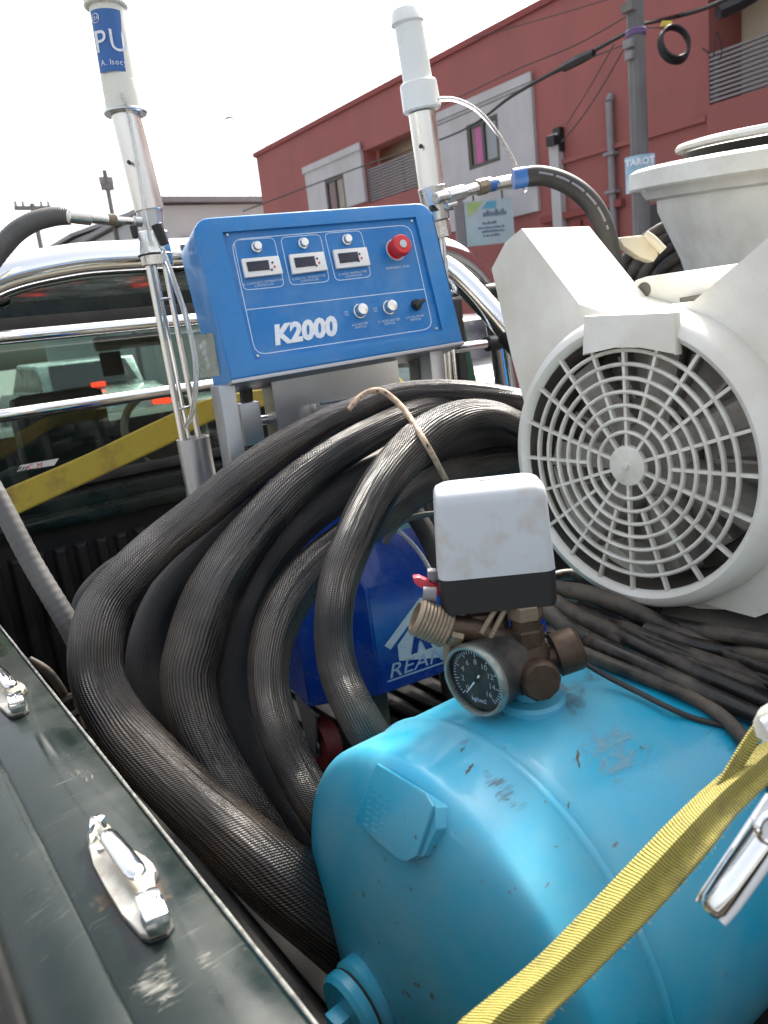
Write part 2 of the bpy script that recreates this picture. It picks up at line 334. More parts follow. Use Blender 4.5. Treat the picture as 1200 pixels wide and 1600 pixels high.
K['yellow_flat'] = web_mat('yellow_flat_webbing', (.46, .34, .02), (.34, .25, .015), cross=400., stain=(.14,.09,.02))
K['rope'] = mat('tan_rope', (.55, .40, .28), .8, var=.15, vs=80, dirt=(.12,.09,.09), damt=.7, dscale=60, bump=.6, bs=300)
K['hose'] = hose_mat('woven_hose_sleeve', (.008, .0075, .008), (.115, .092, .07), dstr=.95)
K['hose2'] = hose_mat('woven_hose_sleeve_dusty', (.009, .008, .008), (.15, .12, .092), ridges=46, dstr=.95)
K['hose_smooth'] = hose_mat('smooth_dark_sleeve', (.007, .007, .009), (.055, .045, .038), ridges=60, dstr=.6, dist=.0010, rough=.5, wr=.35)
K['cable'] = mat('dusty_rubber_cable', (.018, .016, .015), .42, var=.3, vs=14, dirt=(.17,.135,.10), damt=.8, dscale=13, bump=.2, bs=60)
K['grey_hose'] = mat('grey_spiral_hose', (.085, .085, .082), .45, var=.15, vs=12, dirt=(.16,.15,.13), damt=.3, dscale=20)
K['clear'] = mat('clear_plastic_tube', (.85, .87, .86), .1, trans=.75, var=.02)
K['red_wall'] = mat('red_brick_render', (.32, .105, .095), .85, var=.1, vs=1.2, dirt=(.21,.075,.07), damt=.55, dscale=1.6, dcon=.2, dstretch=(1,1,.22), bump=.3, bs=30)
K['red_dark'] = mat('dark_red_render', (.24, .06, .055), .85, var=.12, vs=1.5)
K['grey_wall'] = mat('pale_grey_render', (.47, .46, .47), .85, var=.06, vs=2, dirt=(.33,.31,.30), damt=.5, dscale=1.6, dstretch=(1,1,.25))
K['beige_wall'] = mat('beige_render', (.62, .56, .42), .85, var=.08, vs=2)
K['slat'] = mat('grey_metal_slat', (.22, .21, .22), .55, var=.1)
K['frame_dark'] = mat('dark_window_frame', (.07, .06, .055), .5)
K['pink'] = mat('magenta_curtain', (.8, .03, .38), .8, var=.12, vs=5)
K['orange'] = mat('beige_orange_curtain', (.5, .36, .24), .8, var=.2, vs=3)
K['concrete'] = mat('weathered_pole_concrete', (.17, .165, .165), .85, var=.15, vs=4, dirt=(.08,.08,.08), damt=.6, dscale=4, dstretch=(3,3,.3), bump=.3, bs=30)
K['wire'] = mat('black_wire', (.012, .012, .014), .5)
K['asphalt'] = mat('asphalt', (.05, .05, .052), .9, var=.15, vs=3, bump=.5, bs=60)
K['pavement'] = mat('pavement_concrete', (.26, .25, .24), .9, var=.12, vs=2)
K['far_grey'] = mat('pale_corrugated_sheet', (.42, .43, .42), .7, var=.08, vs=1)
K['foliage'] = mat('far_foliage', (.05, .09, .03), .8, var=.4, vs=3)
K['wood'] = mat('grey_timber', (.16, .15, .14), .85, var=.2)
K['glass_green'] = glass_mat('green_tinted_glass', (.52, .64, .58), .05)
K['glass'] = glass_mat('window_glass', (.75, .78, .8), .10)
K['interior'] = mat('dark_cab_interior', (.035, .04, .037), .7)
K['seat'] = mat('charcoal_seat', (.03, .036, .034), .65, var=.1, vs=9)
K['beige_trim'] = mat('beige_cab_trim', (.30, .31, .22), .8)
K['silver_car'] = mat('silver_car_paint', (.42, .46, .46), .25, metal=.5, coat=.6)
K['white_car'] = mat('white_car_paint', (.7, .7, .7), .25, coat=.6)
K['tail'] = mat('lit_tail_lamp', (.6, .03, .01), .3, emis=((1, .03, .01), 2.5))
K['poster'] = mat('pale_blue_poster', (.30, .48, .62), .6, var=.15, vs=4, dirt=(.6,.7,.76), damt=.8, dscale=3)
K['sign_face'] = mat('faded_sign_panel', (.46, .54, .60), .5, var=.1, vs=4, dirt=(.28,.5,.5), damt=.5, dscale=1.8)
K['sticker_blue'] = mat('blue_sticker', (.03, .13, .38), .35, var=.05)
K['caster_red'] = mat('dark_red_wheel', (.18, .02, .02), .5)
K['pvc'] = mat('cream_pvc_tube', (.78, .78, .68), .35, var=.04, dirt=(.5,.48,.38), damt=.2, dscale=12)
K['pvc_w'] = mat('pale_white_tube', (.78, .80, .77), .3, var=.04)
K['lens'] = glass_mat('gauge_lens', (.9, .93, .92), .0)
K['fray'] = mat('frayed_yellow_fibre', (.50, .42, .08), .8, var=.3, vs=90)

# tank paint: sky blue enamel with its own scuffs, chips and dusty patches
def tank_paint():
    m = mat('sky_blue_enamel', (.014, .35, .54), .30, var=.09, vs=5, coat=.22, dirt=(.20,.40,.46), damt=.55, dscale=7, dcon=.16, bump=.1, bs=14, croughness=.12)
    nt = m.node_tree; L = nt.links.new; b = nt.nodes['Principled BSDF']; src = b.inputs['Base Color'].links[0].from_socket
    tc = nd(nt, 'ShaderNodeTexCoord'); mq = nd(nt, 'ShaderNodeMapping'); mq.inputs['Rotation'].default_value = (0, .3, .8); mq.inputs['Scale'].default_value = (1, 2.6, 2.6); L(tc.outputs['Object'], mq.inputs[0])
    n = nd(nt, 'ShaderNodeTexNoise'); n.inputs['Scale'].default_value = 34; n.inputs['Detail'].default_value = 5; L(mq.outputs[0], n.inputs['Vector'])
    n2 = nd(nt, 'ShaderNodeTexNoise'); n2.inputs['Scale'].default_value = 7; n2.inputs['Detail'].default_value = 2; L(tc.outputs['Object'], n2.inputs['Vector'])
    a = nd(nt, 'ShaderNodeMapRange'); a.inputs[1].default_value = .665; a.inputs[2].default_value = .69; L(n.outputs[0], a.inputs[0])
    c = nd(nt, 'ShaderNodeMapRange'); c.inputs[1].default_value = .52; c.inputs[2].default_value = .58; c.inputs[4].default_value = .8; L(n2.outputs[0], c.inputs[0])
    mm = nd(nt, 'ShaderNodeMath', operation='MULTIPLY'); L(a.outputs[0], mm.inputs[0]); L(c.outputs[0], mm.inputs[1])
    mx = nd(nt, 'ShaderNodeMix', data_type='RGBA'); L(mm.outputs[0], mx.inputs[0]); L(src, mx.inputs[6]); mx.inputs[7].default_value = (.13, .085, .06, 1)
    L(mx.outputs[2], b.inputs['Base Color']); return m
K['tank'] = tank_paint()

# ================================================================== SETTING
GZ = -1.45
def plane(name, x0, x1, y0, y1, z, m, kind='structure'):
    b = MB(); b.poly([(x0, y0, z), (x1, y0, z), (x1, y1, z), (x0, y1, z)]); o = b.build(name, m, smooth=0); o['kind'] = kind; return o
plane('ground', -300, 300, -300, 400, GZ-.03, K['pavement'])
plane('road', -6, 6.2, -200, 300, GZ, K['asphalt'])
o = MB().abox(6.2, 8.98, -60, 200, GZ-.02, GZ+.12).build('pavement', K['pavement'], smooth=0); o['kind'] = 'structure'

# ---------------------------------------------------------------- red building
XB = 9.0
def fb(px, py): p = onX(px, py, XB); return p.y, p.z
yl, zt = fb(400, 246)
zt = (zt + fb(870, 0)[1])/2
rb = empty('red_building', (XB+3, 10, GZ), 'long two storey dark red rendered building with grey window panels behind the truck', 'building')
def fpiece(name, m, px0, py0, px1, py1, x0, x1, parent=rb, bev=0):
    """a block on the facade between two pixel corners, from x0 to x1 relative to the wall face"""
    a, b_ = fb(px0, py0), fb(px1, py1)
    ya, yb = sorted((a[0], b_[0])); za, zb = sorted((a[1], b_[1]))
    return MB().abox(XB+x0, XB+x1, ya, yb, za, zb, bev).build(name, m, parent, smooth=0)
def yz(px, py): return fb(px, py)
# recess openings: bay behind the louvres left (575..650) and right balcony (1107..)
yA0, yA1 = yz(690, 300)[0], yz(574, 300)[0]        # left balcony
yB0, yB1 = yz(1330, 60)[0], yz(1108, 120)[0]       # right balcony
zL0, zL1 = yz(577, 318)[1], yz(577, 232)[1]
zb0, zb1 = yz(1110, 166)[1], yz(1110, -10)[1]
zmid = yz(885, 252)[1]
wall = MB()
Y0 = -14
def wb(y0, y1, z0, z1, x0=0, x1=.3): wall.abox(XB+x0, XB+x1, y0, y1, z0, z1)
wb(yA1, yl, GZ, zt); wb(yA0, yA1, zL1, zt); wb(yA0, yA1, GZ, zL0); wb(yB1, yA0, GZ, zt)
wb(yB0, yB1, zb1, zt, -.06, .3); wb(yB0, yB1, GZ, zb0, -.06, .3); wb(Y0, yB0, GZ, zt, -.06, .3)
wall.abox(XB+.3, XB+6, yl-.3, yl, GZ, zt); wall.abox(XB+.3, XB+6, Y0, yl-.3, zt-.6, zt-.3)
wall.build('wall', K['red_wall'], rb, smooth=0)
MB().abox(XB+.75, XB+.85, yA0-.5, yA1+.5, zL0, zL1+.2).build('balcony_wall', K['beige_wall'], rb, smooth=0)
MB().abox(XB+.7, XB+.8, yB0-.5, yB1+.5, zb0, zb1+.3).build('balcony_wall', K['beige_wall'], rb, smooth=0)
MB().abox(XB+.31, XB+.69, yB0, yB1, zb0-.1, zb0).build('balcony_floor', K['grey_wall'], rb, smooth=0)
MB().abox(XB+.31, XB+.69, yB1, yB1+.1, zb0, zb1).build('balcony_side', K['red_wall'], rb, smooth=0)
MB().abox(XB-.05, XB+.36, Y0, yl+.05, zt+.001, zt+.09).build('roof_coping', K['red_dark'], rb, smooth=0)
MB().abox(XB-.05, XB-.001, yB1+.02, yA0-.9, zmid-.03, zmid+.03).build('string_course', K['red_wall'], rb, smooth=0)
# slats
def slats(y0, y1, z0, z1, n, x):
    h = (z1-z0)/n; first = None
    for i in range(n):
        if first is None: first = MB().abox(x, x+.05, y0+.03, y1-.03, z0+h*.12, z0+h*.62).build('slat', K['slat'], rb, smooth=0)
        else: copy_part(first, (0, 0, h*i))
    for yy in (y0+.02, (y0+y1)/2, y1-.1): MB().abox(x+.05, x+.09, yy, yy+.05, z0, z1).build('railing_post', K['slat'], rb, smooth=0)
zsl = yz(577, 262)[1]
slats(yA0, yA1, zL0+.02, zsl, 12, XB+.02)
zs2 = yz(1110, 83)[1]
slats(yB0, yB1, zb0+.02, zs2, 11, XB-.04)
# pale grey panels (proud of the wall) with windows
def panel(y0, y1, z0, z1, wins):
    """panel built round its window openings"""
    b = MB(); ys = sorted([y0, y1] + [v for q in wins for v in q[:2]])
    cur = y0
    for (a, c, d, e) in sorted(wins):
        b.abox(XB-.06, XB-.001, cur, a, z0, z1); b.abox(XB-.06, XB-.001, a, c, z0, d); b.abox(XB-.06, XB-.001, a, c, e, z1); cur = c
    b.abox(XB-.06, XB-.001, cur, y1, z0, z1)
    return b.build('grey_panel', K['grey_wall'], rb, smooth=0)
za1 = yz(574, 229)[1]; za0 = yz(485, 345)[1]
w1 = (yz(541, 280)[0], yz(511, 285)[0], yz(525, 335)[1], yz(525, 277)[1])
panel(yA1+.01, yz(479, 267)[0], za0, za1, [w1])
zc1 = yz(833, 126)[1]; zc0 = yz(842, 330)[1]
w2 = (yz(783, 200)[0], yz(733, 205)[0], yz(755, 261)[1], yz(755, 188)[1])
panel(yz(838, 200)[0], yA0-.01, zc0, zc1, [w2])
MB().abox(XB-.09, XB-.061, yz(838,200)[0]-.03, yA0+.03, zc1-.02, zc1+.10).build('panel_cornice', K['grey_wall'], rb, smooth=0)
MB().abox(XB-.09, XB-.061, yA1-.03, yz(479,267)[0]+.03, za1-.02, za1+.10).build('panel_cornice', K['grey_wall'], rb, smooth=0)
def window(q, cur, part):
    y0, y1, z0, z1 = q; f = MB(); t = .06; x0, x1 = XB-.052, XB-.012
    f.abox(x0, x1, y0+.002, y1-.002, z0+.002, z0+t); f.abox(x0, x1, y0+.002, y1-.002, z1-t, z1-.002); f.abox(x0, x1, y0+.002, y0+t, z0+t, z1-t); f.abox(x0, x1, y1-t, y1-.002, z0+t, z1-t)
    ym = (y0+y1)/2; f.abox(x0, x1, ym-.025, ym+.025, z0+t, z1-t)
    fr = f.build('window', K['frame_dark'], rb, smooth=0)
    for a, b_ in ((y0+t, ym-.026), (ym+.026, y1-t)):
        g = MB(); g.poly([(XB-.03, a, z0+t), (XB-.03, b_, z0+t), (XB-.03, b_, z1-t), (XB-.03, a, z1-t)]); g.build('pane', K['glass'], fr, smooth=0)
    n = 14; b = MB(); a0, a1 = part
    pts = [(XB-.006+.004*math.sin(i*1.9), a0+(a1-a0)*i/n) for i in range(n+1)]
    for (xa, ya), (xb, yb) in zip(pts, pts[1:]): b.poly([(xa, ya, z0), (xb, yb, z0), (xb, yb, z1), (xa, ya, z1)])
    b.build('curtain', cur, fr, smooth=0)
    return fr
window(w1, K['orange'], (w1[0], (w1[0]+w1[1])/2))
window(w2, K['pink'], ((w2[0]+w2[1])/2+.03, w2[1]-.13))
o = MB().abox(XB-.005, XB-.003, w2[0]+.02, (w2[0]+w2[1])/2-.03, w2[2], w2[3]).build('blind', K['far_grey'], rb, smooth=0)
# downpipes
p = yz(867, 212); q = yz(874, 345)
MB().abox(XB-.12, XB-.01, p[0]-.14, p[0]+.02, GZ+.15, p[1]).build('downpipe', K['grey_wall'], rb, smooth=0)
p = yz(957, 160)
MB().cyl((XB-.07, p[0], p[1]), (XB-.07, p[0], q[1]-.5), .045, 10).cyl((XB-.07, p[0], p[1]), (XB, p[0]+.02, p[1]+.08), .05, 10).build('conduit', K['slat'], rb)
for py in (240, 300):
    z = yz(962, py)[1]; MB().abox(XB-.14, XB-.002, p[0]-.08, p[0]+.08, z-.02, z+.02).build('bracket', K['slat'], rb, smooth=0)
p = yz(877, 215)
MB().abox(XB-.10, XB-.01, p[0]-.06, p[0]+.06, p[1]-.18, p[1]+.12).abox(XB-.2, XB-.1, p[0]-.04, p[0]+.1, p[1]-.1, p[1]+.02).build('wall_bracket', K['wire'], rb, smooth=0)
# lower storey: gateway with dark bars and darker lintel bands
p0, p1 = yz(978, 330), yz(850, 330)
MB().abox(XB-.10, XB-.001, p0[0], p1[0], yz(900, 333)[1]-.05, yz(900, 333)[1]+.04).build('lintel', K['red_dark'], rb, smooth=0)
ga, gb = yz(1100, 330)[0], yz(1012, 330)[0]; gz1, gz0 = yz(1030, 318)[1], GZ+.2
MB().abox(XB-.05, XB-.002, ga, gb, gz0, gz1).build('gateway', K['interior'], rb, smooth=0)
for i in range(12):
    yy = ga+(gb-ga)*(i+.5)/12; MB().abox(XB-.10, XB-.06, yy-.02, yy+.02, gz0, gz1-.3).build('gate_bar', K['frame_dark'], rb, smooth=0)
for px in (905, 925, 945):
    yy = yz(px, 340)[0]; MB().abox(XB-.06, XB-.001, yy-.06, yy+.06, GZ+.15, yz(px, 345)[1]).build('pilaster', K['red_dark'], rb, smooth=0)

# ---------------------------------------------------------------- hanging sign on the facade
XS = 8.3
s0, s1 = onX(727, 322, XS), onX(803, 374, XS)
yc = (s0.y+s1.y)/2
C = at(765, 347, onX(765, 347, XS).dot(FW)); un = Vector((math.cos(R(28)), -math.sin(R(28)), 0)); vn = Vector((0, 0, 1))
D = C.dot(FW); hw = 38/F*D/ max(.3, un.dot(CR)); hh = 33/F*D
sg = empty('hanging_sign', C - vn*hh, 'pale blue printed sign panel hanging from a bracket on the red building', 'sign')
nn = un.cross(vn)
MB().box(C-un*hw-vn*hh, un*2*hw, vn*2*hh, -nn*.05).build('sign_panel', K['sign_face'], sg, smooth=0)
MB().box(C-un*(hw+.14)-vn*(hh+.03), un*.13, vn*(2*hh+.06), -nn*.06).build('side_frame', K['slat'], sg, smooth=0)
MB().cyl(C-un*(hw+.1)+vn*(hh+.14), C+un*(hw+.9)+vn*(hh+.14), .025, 8).cyl(C-un*hw*.6+vn*hh, C-un*hw*.6+vn*(hh+.14), .012, 6).cyl(C+un*hw*.6+vn*hh, C+un*hw*.6+vn*(hh+.14), .012, 6).build('bracket', K['wire'], sg)
MB().poly([C-un*hw*.95+vn*hh*.95+nn*.004, C-un*hw*.3+vn*hh*.55+nn*.004, C+un*hw*.1+vn*hh*.95+nn*.004]) if False else None
K['sign_ink'] = mat('faded_blue_ink', (.10, .14, .22), .6)
K['sign_green'] = mat('faded_green_ink', (.38, .52, .22), .6)
b = MB(); b.poly([C-un*hw*.9+vn*hh*.3+nn*.004, C-un*hw*.5+vn*hh*.55+nn*.004, C-un*hw*.2+vn*hh*.95+nn*.004, C-un*hw*.9+vn*hh*.95+nn*.004]); b.build('printed_leaf', K['sign_green'], sg, smooth=0)
b = MB()
for (r0_, x0_, x1_, h_) in ((.42, -.25, .65, .16), (-.02, -.3, .3, .07), (-.22, -.5, .55, .06), (-.40, -.35, .6, .06), (-.58, -.3, .35, .06)):
    x = x0_
    while x < x1_:
        w_ = random.uniform(.03, .07); k_ = random.uniform(.5, 1)
        b.box(C+un*hw*x+vn*hh*(r0_-h_)+nn*.002, un*hw*w_, vn*hh*2*h_*k_, nn*.003); x += w_*1.5
b.build('blurred_print', K['sign_ink'], sg, smooth=0)
b = MB(); b.poly([C-un*hw*.3+vn*hh*.6+nn*.004, C+un*hw*.3+vn*hh*.6+nn*.004, C+un*hw*.35+vn*hh*.93+nn*.004, C-un*hw*.05+vn*hh*.93+nn*.004]); b.build('printed_band', mat('faded_teal_ink', (.12,.38,.52), .6), sg, smooth=0)

# ---------------------------------------------------------------- utility pole, its closure, wires
XP = 6.9
pt, pb = onX(990, -60, XP), onX(1003, 360, XP)
pd = pb.dot(FW)
px_, py_ = (pt.x+pb.x)/2, (pt.y+pb.y)/2
up = empty('utility_pole', (px_, py_, GZ), 'weathered grey concrete utility pole with cables in front of the red building', 'utility pole')
rw = 11.5/F*pd
MB().lathe((px_, py_, GZ), (0, 0, 1), [(0, 0), (rw*1.25, 0), (rw*.92, 9), (0, 9)], 10).build('pole', K['concrete'], up, smooth=20)
def pz(py): return onX(998, py, px_).z
MB().torus((px_, py_, pz(52)), (0, 0, 1), rw*1.05, .02, 16, 6).torus((px_, py_, pz(47)), (0, 0, 1), rw*1.05, .02, 16, 6).build('clamp_band', mat('purple_band', (.15,.10,.22), .6), up)
MB().abox(px_-rw-.07, px_-rw-.01, py_-.05, py_+.05, pz(76), pz(62), .01).abox(px_-rw-.06, px_-rw-.01, py_-.04, py_+.04, pz(94), pz(80), .01).build('junction_box', K['slat'], up)
MB().abox(px_-rw-.06, px_-rw+.02, py_-.06, py_+.06, pz(18), pz(4)).build('crossarm', K['wood'], up, smooth=0)
# wrapped poster
vd = Vector((-px_, -py_, 0)).normalized(); ur = Vector((-vd.y, vd.x, 0))
ur = ur if ur.dot(CR) > 0 else -ur
pc = Vector((px_, py_, pz(256)))
hwp = 21.5/F*pd; ps = MB(); n = 10
fr_l = [(hwp*(2*i/n-1), rw+.035-.05*(2*i/n-1)**2) for i in range(n+1)]
for (x0_, d0_), (x1_, d1_) in zip(fr_l, fr_l[1:]):
    pl_ = Vector((px_, py_, 0))+ur*x0_+vd*d0_; pr_ = Vector((px_, py_, 0))+ur*x1_+vd*d1_
    ps.poly([pl_+Vector((0, 0, pz(302))), pr_+Vector((0, 0, pz(302))), pr_+Vector((0, 0, pz(245))), pl_+Vector((0, 0, pz(245)))])
po = ps.build('poster', K['poster'], up)
text('TAROT', .080, pc+vd*(rw+.045), ur, (0, 0, 1), K['white_print'], up, ls=1.05, bold=.003)
def wire(rows, label, w=None, name='overhead_wire', m='wire', group='wires strung past the utility pole', cat='wire'):
    XW = px_+.45
    rows = [(a, b, (onX(a, b, XW).dot(FW) if c != wd and c > 8.9 else c), w_) for a, b, c, w_ in rows]
    pts = [at(x, y, d) for x, y, d in spline([(a, b, c) for a, b, c, _ in rows], 6)]
    rs = [w_ * .5/F*d for (_, _, w_, d) in spline([(a, b, d_, c) for a, b, c, d_ in rows], 6)]
    o = MB().tube(pts, rs, 6).build(name, K[m]); return tag(o, label, cat, group)
wd = pd
wire([(380, 330, 22, 2.0), (560, 262, 17, 2.2), (720, 205, 13.5, 3), (800, 150, 12, 5), (870, 110, 11, 6), (930, 78, 10, 6), (990, 45, wd, 6)], 'thick cable bundle sagging from the pole toward the grey window panels')
wire([(880, 106, 10.8, 13), (905, 93, 10.5, 15), (928, 82, 10.2, 12)], 'thick black splice closure in the middle of the cable bundle', name='splice_closure', group='x', cat='cable box')['group'] = 'cable boxes'
wire([(990, 40, wd, 6), (1060, 25, 8.6, 7), (1120, 5, 7.8, 7), (1200, -40, 7, 7)], 'cable bundle running from the pole to the top right corner')
wire([(1122, 20, 8.0, 20), (1150, 8, 8.0, 24), (1180, -8, 8.0, 22)], 'fat black cable closure above the slatted balcony', name='splice_closure', group='x', cat='cable box')['group'] = 'cable boxes'
wire([(640, 190, 20, 1.6), (800, 112, 13, 1.8), (900, 70, 11, 2), (985, 22, wd, 2.2)], 'thin wire above the thick cable bundle')
wire([(640, 215, 20, 1.4), (790, 150, 13, 1.6), (900, 100, 11, 1.8), (985, 66, wd, 1.8)], 'lowest thin wire reaching the pole from the left')
wire([(740, 60, 14, 1.3), (880, 20, 11.5, 1.5), (985, -12, wd, 1.6)], 'top thin wire crossing the red wall to the pole')
wire([(990, 48, wd, 2), (950, 120, 9.8, 2), (915, 175, 9.4, 2), (878, 222, 9.2, 2)], 'dropping wire from the pole to the black wall bracket')
wire([(960, 68, 9.8, 1.6), (925, 130, 9.5, 1.6), (885, 195, 9.2, 1.6)], 'second dropping wire left of the first one')
wire([(1010, 42, wd, 2), (1060, 50, 8.8, 1.8), (1110, 85, 8.7, 1.8)], 'short wire from the pole to the balcony corner')
wire([(1115, 88, 8.4, 2), (1120, 50, 8.4, 2), (1128, 80, 8.4, 2), (1122, 95, 8.4, 2)], 'loose loop of wire at the balcony corner')
cc = at(1056, 66, wd-.1)
b = MB()
for i in range(4): b.torus(cc+Vector((0, 0, random.uniform(-.01, .01)))+FW*.02*i, -FW+CR*.25, (24+i*.8)/F*wd, .016, 40, 6)
o = b.build('cable_coil', K['wire']); tag(o, 'round coil of black cable hanging on the wires right of the pole', 'cable coil')
ct = at(1032, 40, wd-.1)
o = MB().box(ct, CR*.10, CU*.05+CR*.02, FW*.02, .004).build('cable_tag', mat('yellow_tag', (.6,.45,.03), .5)); tag(o, 'small yellow tag on the cable just right of the pole', 'tag')

# ---------------------------------------------------------------- far left: poles, lamp, warehouse, palm
def far_pole(px, pyt, pyb, Y, arms, label, lean=0):
    a = onY(px, pyt, Y); bb = onY(px, pyb, Y); e = empty('utility_pole', (a.x, Y, GZ), label, 'utility pole', 'far utility poles at the left')
    r = 4.5/F*a.dot(FW)
    MB().cyl((a.x, Y, GZ), (a.x, Y, a.z), r, 8, r*.8).build('pole', K['wood'], e)
    for dz, wpx in arms:
        L = wpx/F*a.dot(FW); z = a.z-dz
        MB().abox(a.x-L, a.x+L, Y-.08, Y+.08, z-.09, z+.09).build('crossarm', K['wood'], e, smooth=0)
        for k in (-.9, -.5, .5, .9): MB().cyl((a.x+L*k, Y, z+.09), (a.x+L*k, Y, z+.3), .06, 6).build('insulator', K['slat'], e)
far_pole(163, 266, 360, 26, [(.5, 9), (3.4, 24)], 'far timber utility pole with two crossarms beside the left transfer pump')
far_pole(50, 318, 380, 40, [(.2, 27)], 'far utility pole with one wide crossarm above the grey hose')
a = onY(358, 186, 22)
sl_ = empty('street_lamp', (a.x+1.6, 22, GZ), 'street lamp head on a thin arm against the white sky', 'street lamp')
d_ = a.dot(FW)
MB().tube(spline([tuple(a+Vector((-.15, 0, -.03))), tuple(a+Vector((0, 0, .05))), tuple(a+Vector((.17, 0, .02)))], 5), [.02, .04, .06, .07, .07, .07, .07, .06, .05, .04, .03], 10, flat=.5).build('lamp_head', K['slat'], sl_)
MB().tube([tuple(x) for x in spline([tuple(a+Vector((.15, 0, 0))), tuple(a+Vector((.7, 0, -.35))), tuple(a+Vector((1.5, 0, -1.2))), (a.x+1.6, 22, a.z-3), (a.x+1.6, 22, GZ)], 6)], .012, 6).build('lamp_arm', K['far_grey'], sl_)
# warehouse
YW = 22
wa = onY(252, 321, YW); wb2 = onY(405, 318, YW)
wh = empty('warehouse', ((wa.x+wb2.x)/2, YW+4, GZ), 'pale grey corrugated warehouse behind the blue control box', 'building')
MB().prism([(wa.x, YW, GZ), (wb2.x+3, YW, GZ), (wb2.x+3, YW, wa.z+.05), (wa.x, YW, wa.z)], (0, 8, 0)).build('wall', K['far_grey'], wh, smooth=0)
MB().abox(wa.x-.2, wb2.x+3.2, YW-.25, YW+8.2, wa.z+.06, wa.z+.2).build('roof', K['slat'], wh, smooth=0)
MB().abox(wa.x+.4, wb2.x+2.6, YW-.08, YW-.01, wa.z-1.0, wa.z-.86).build('gutter', K['slat'], wh, smooth=0)
YW2 = 30
wa = onY(120, 372, YW2); wb2 = onY(262, 352, YW2)
sh = empty('warehouse', ((wa.x+wb2.x)/2, YW2+4, GZ), 'low grey shed with a sloping roof left of the warehouse', 'building')
MB().prism([(wa.x, YW2, GZ), (wb2.x, YW2, GZ), (wb2.x, YW2, wb2.z+.45), (wa.x+2.1, YW2, wb2.z+.3), (wa.x, YW2, wa.z)], (0, 8, 0)).build('wall', K['far_grey'], sh, smooth=0)
MB().prism([(wa.x-.3, YW2-.3, wa.z), (wa.x+2.1, YW2-.3, wb2.z+.34), (wb2.x+.3, YW2-.3, wb2.z+.5), (wb2.x+.3, YW2-.3, wb2.z+.65), (wa.x+2.1, YW2-.3, wb2.z+.5), (wa.x-.3, YW2-.3, wa.z+.12)], (0, 8.5, 0)).build('roof', K['slat'], sh, smooth=0)
# palm crown
pc = onY(386, 318, 34)
tr = empty('palm_tree', (pc.x, 34, GZ), 'palm crown showing between the warehouse and the red building', 'tree')
MB().cyl((pc.x, 34, GZ), (pc.x, 34, pc.z-.2), .2, 8, .14).build('trunk', K['wood'], tr)
b = MB()
for i in range(46):
    a = random.uniform(0, 2*math.pi); el = random.uniform(-.1, 1.3); L = random.uniform(.7, 1.15)
    d = Vector((math.cos(a)*math.cos(el), math.sin(a)*math.cos(el), math.sin(el))); p0 = Vector((pc.x, 34, pc.z-.3)); sd_ = d.cross(Vector((0, 0, 1))).normalized()*.09
    pr = p0
    for k in range(5):
        t = (k+1)/5; p1 = p0+d*L*t-Vector((0, 0, .35*t*t))
        for s in (-1, 1): b.poly([pr, p1, p1+sd_*s*2.2*(1.2-t)-Vector((0, 0, .12))])
        pr = p1
b.build('crown', K['foliage'], tr, smooth=0)

# ---------------------------------------------------------------- cars
def car(x, y, rz, paint, label, lit=False):
    e = empty('parked_car', (x, y, GZ), label, 'car', 'cars on the street'); M4 = Matrix.Translation((x, y, GZ)) @ Matrix.Rotation(rz, 4, 'Z')
    W = .86
    prof = [(-2.1,.28),(-2.15,.62),(-2.05,.92),(-1.5,1.0),(1.0,1.0),(1.9,.86),(2.12,.6),(2.1,.28)]
    def tr_(o):
        me = o.data; me.transform(Matrix.Translation(o.location)); o.location = (0, 0, 0); me.transform(M4)
        c = sum((v.co for v in me.vertices), Vector())/len(me.vertices); me.transform(Matrix.Translation(-c)); o.location = c; return o
    def bb(mb, name, m, par, sm=40):
        o = tr_(mb.build(name, m, None, sm)); return put(o, par)
    bb(MB().prism([(a, -W, z) for a, z in prof], (0, 2*W, 0), .06), 'body', paint, e)
    top = [(-1.55,1.0),(-1.2,1.42),(.1,1.46),(.95,1.0)]
    bb(MB().prism([(a*.96, -W*.84, z+.0 if z > 1.1 else z-.02) for a, z in top], (0, 2*W*.84, 0), .05), 'cabin', paint, e)
    for s in (-1, 1):
        b = MB(); b.poly([(a, s*(W*.84+.004), z) for a, z in ((-1.35,1.04),(-1.1,1.36),(.05,1.4),(.72,1.04))]); bb(b, 'side_window', K['lcd'], e, 0)
    b = MB(); b.poly([(-1.50,-.62,1.06),(-1.5,.62,1.06),(-1.22,.56,1.39),(-1.22,-.56,1.39)]); o_ = bb(b, 'rear_window', K['lcd'], e, 0); 
    b = MB(); b.poly([(.92,-.62,1.06),(.92,.62,1.06),(.16,.56,1.42),(.16,-.56,1.42)]); bb(b, 'windscreen', K['lcd'], e, 0)
    for s in (-1, 1):
        bb(MB().abox(-2.17, -2.02, s*.7-.13, s*.7+.13, .68, .86, .02), 'tail_lamp', K['tail'] if lit else K['red'], e)
        bb(MB().abox(1.95, 2.12, s*.66-.15, s*.66+.15, .6, .74, .02), 'headlight', K['white_plastic'], e)
        for a in (-1.3, 1.3):
            wl = bb(MB().cyl((a, s*(W-.18), .31), (a, s*(W+.01), .31), .31, 20, bev=.03), 'wheel', K['black_rubber'], e)
            bb(MB().cyl((a, s*(W+.0), .31), (a, s*(W+.02), .31), .18, 14), 'rim', K['silver_car'], wl)
    if lit: bb(MB().abox(-1.62, -1.5, -.09, .09, 1.03, 1.09, .01), 'brake_lamp', K['tail'], e)
    bb(MB().abox(-2.2, -2.1, -.26, .26, .5, .62), 'number_plate', K['white_plastic'], e)
car(3.35, 13.2, R(90), K['silver_car'], 'silver car with lit red tail lamps ahead, seen through the cab glass', True)
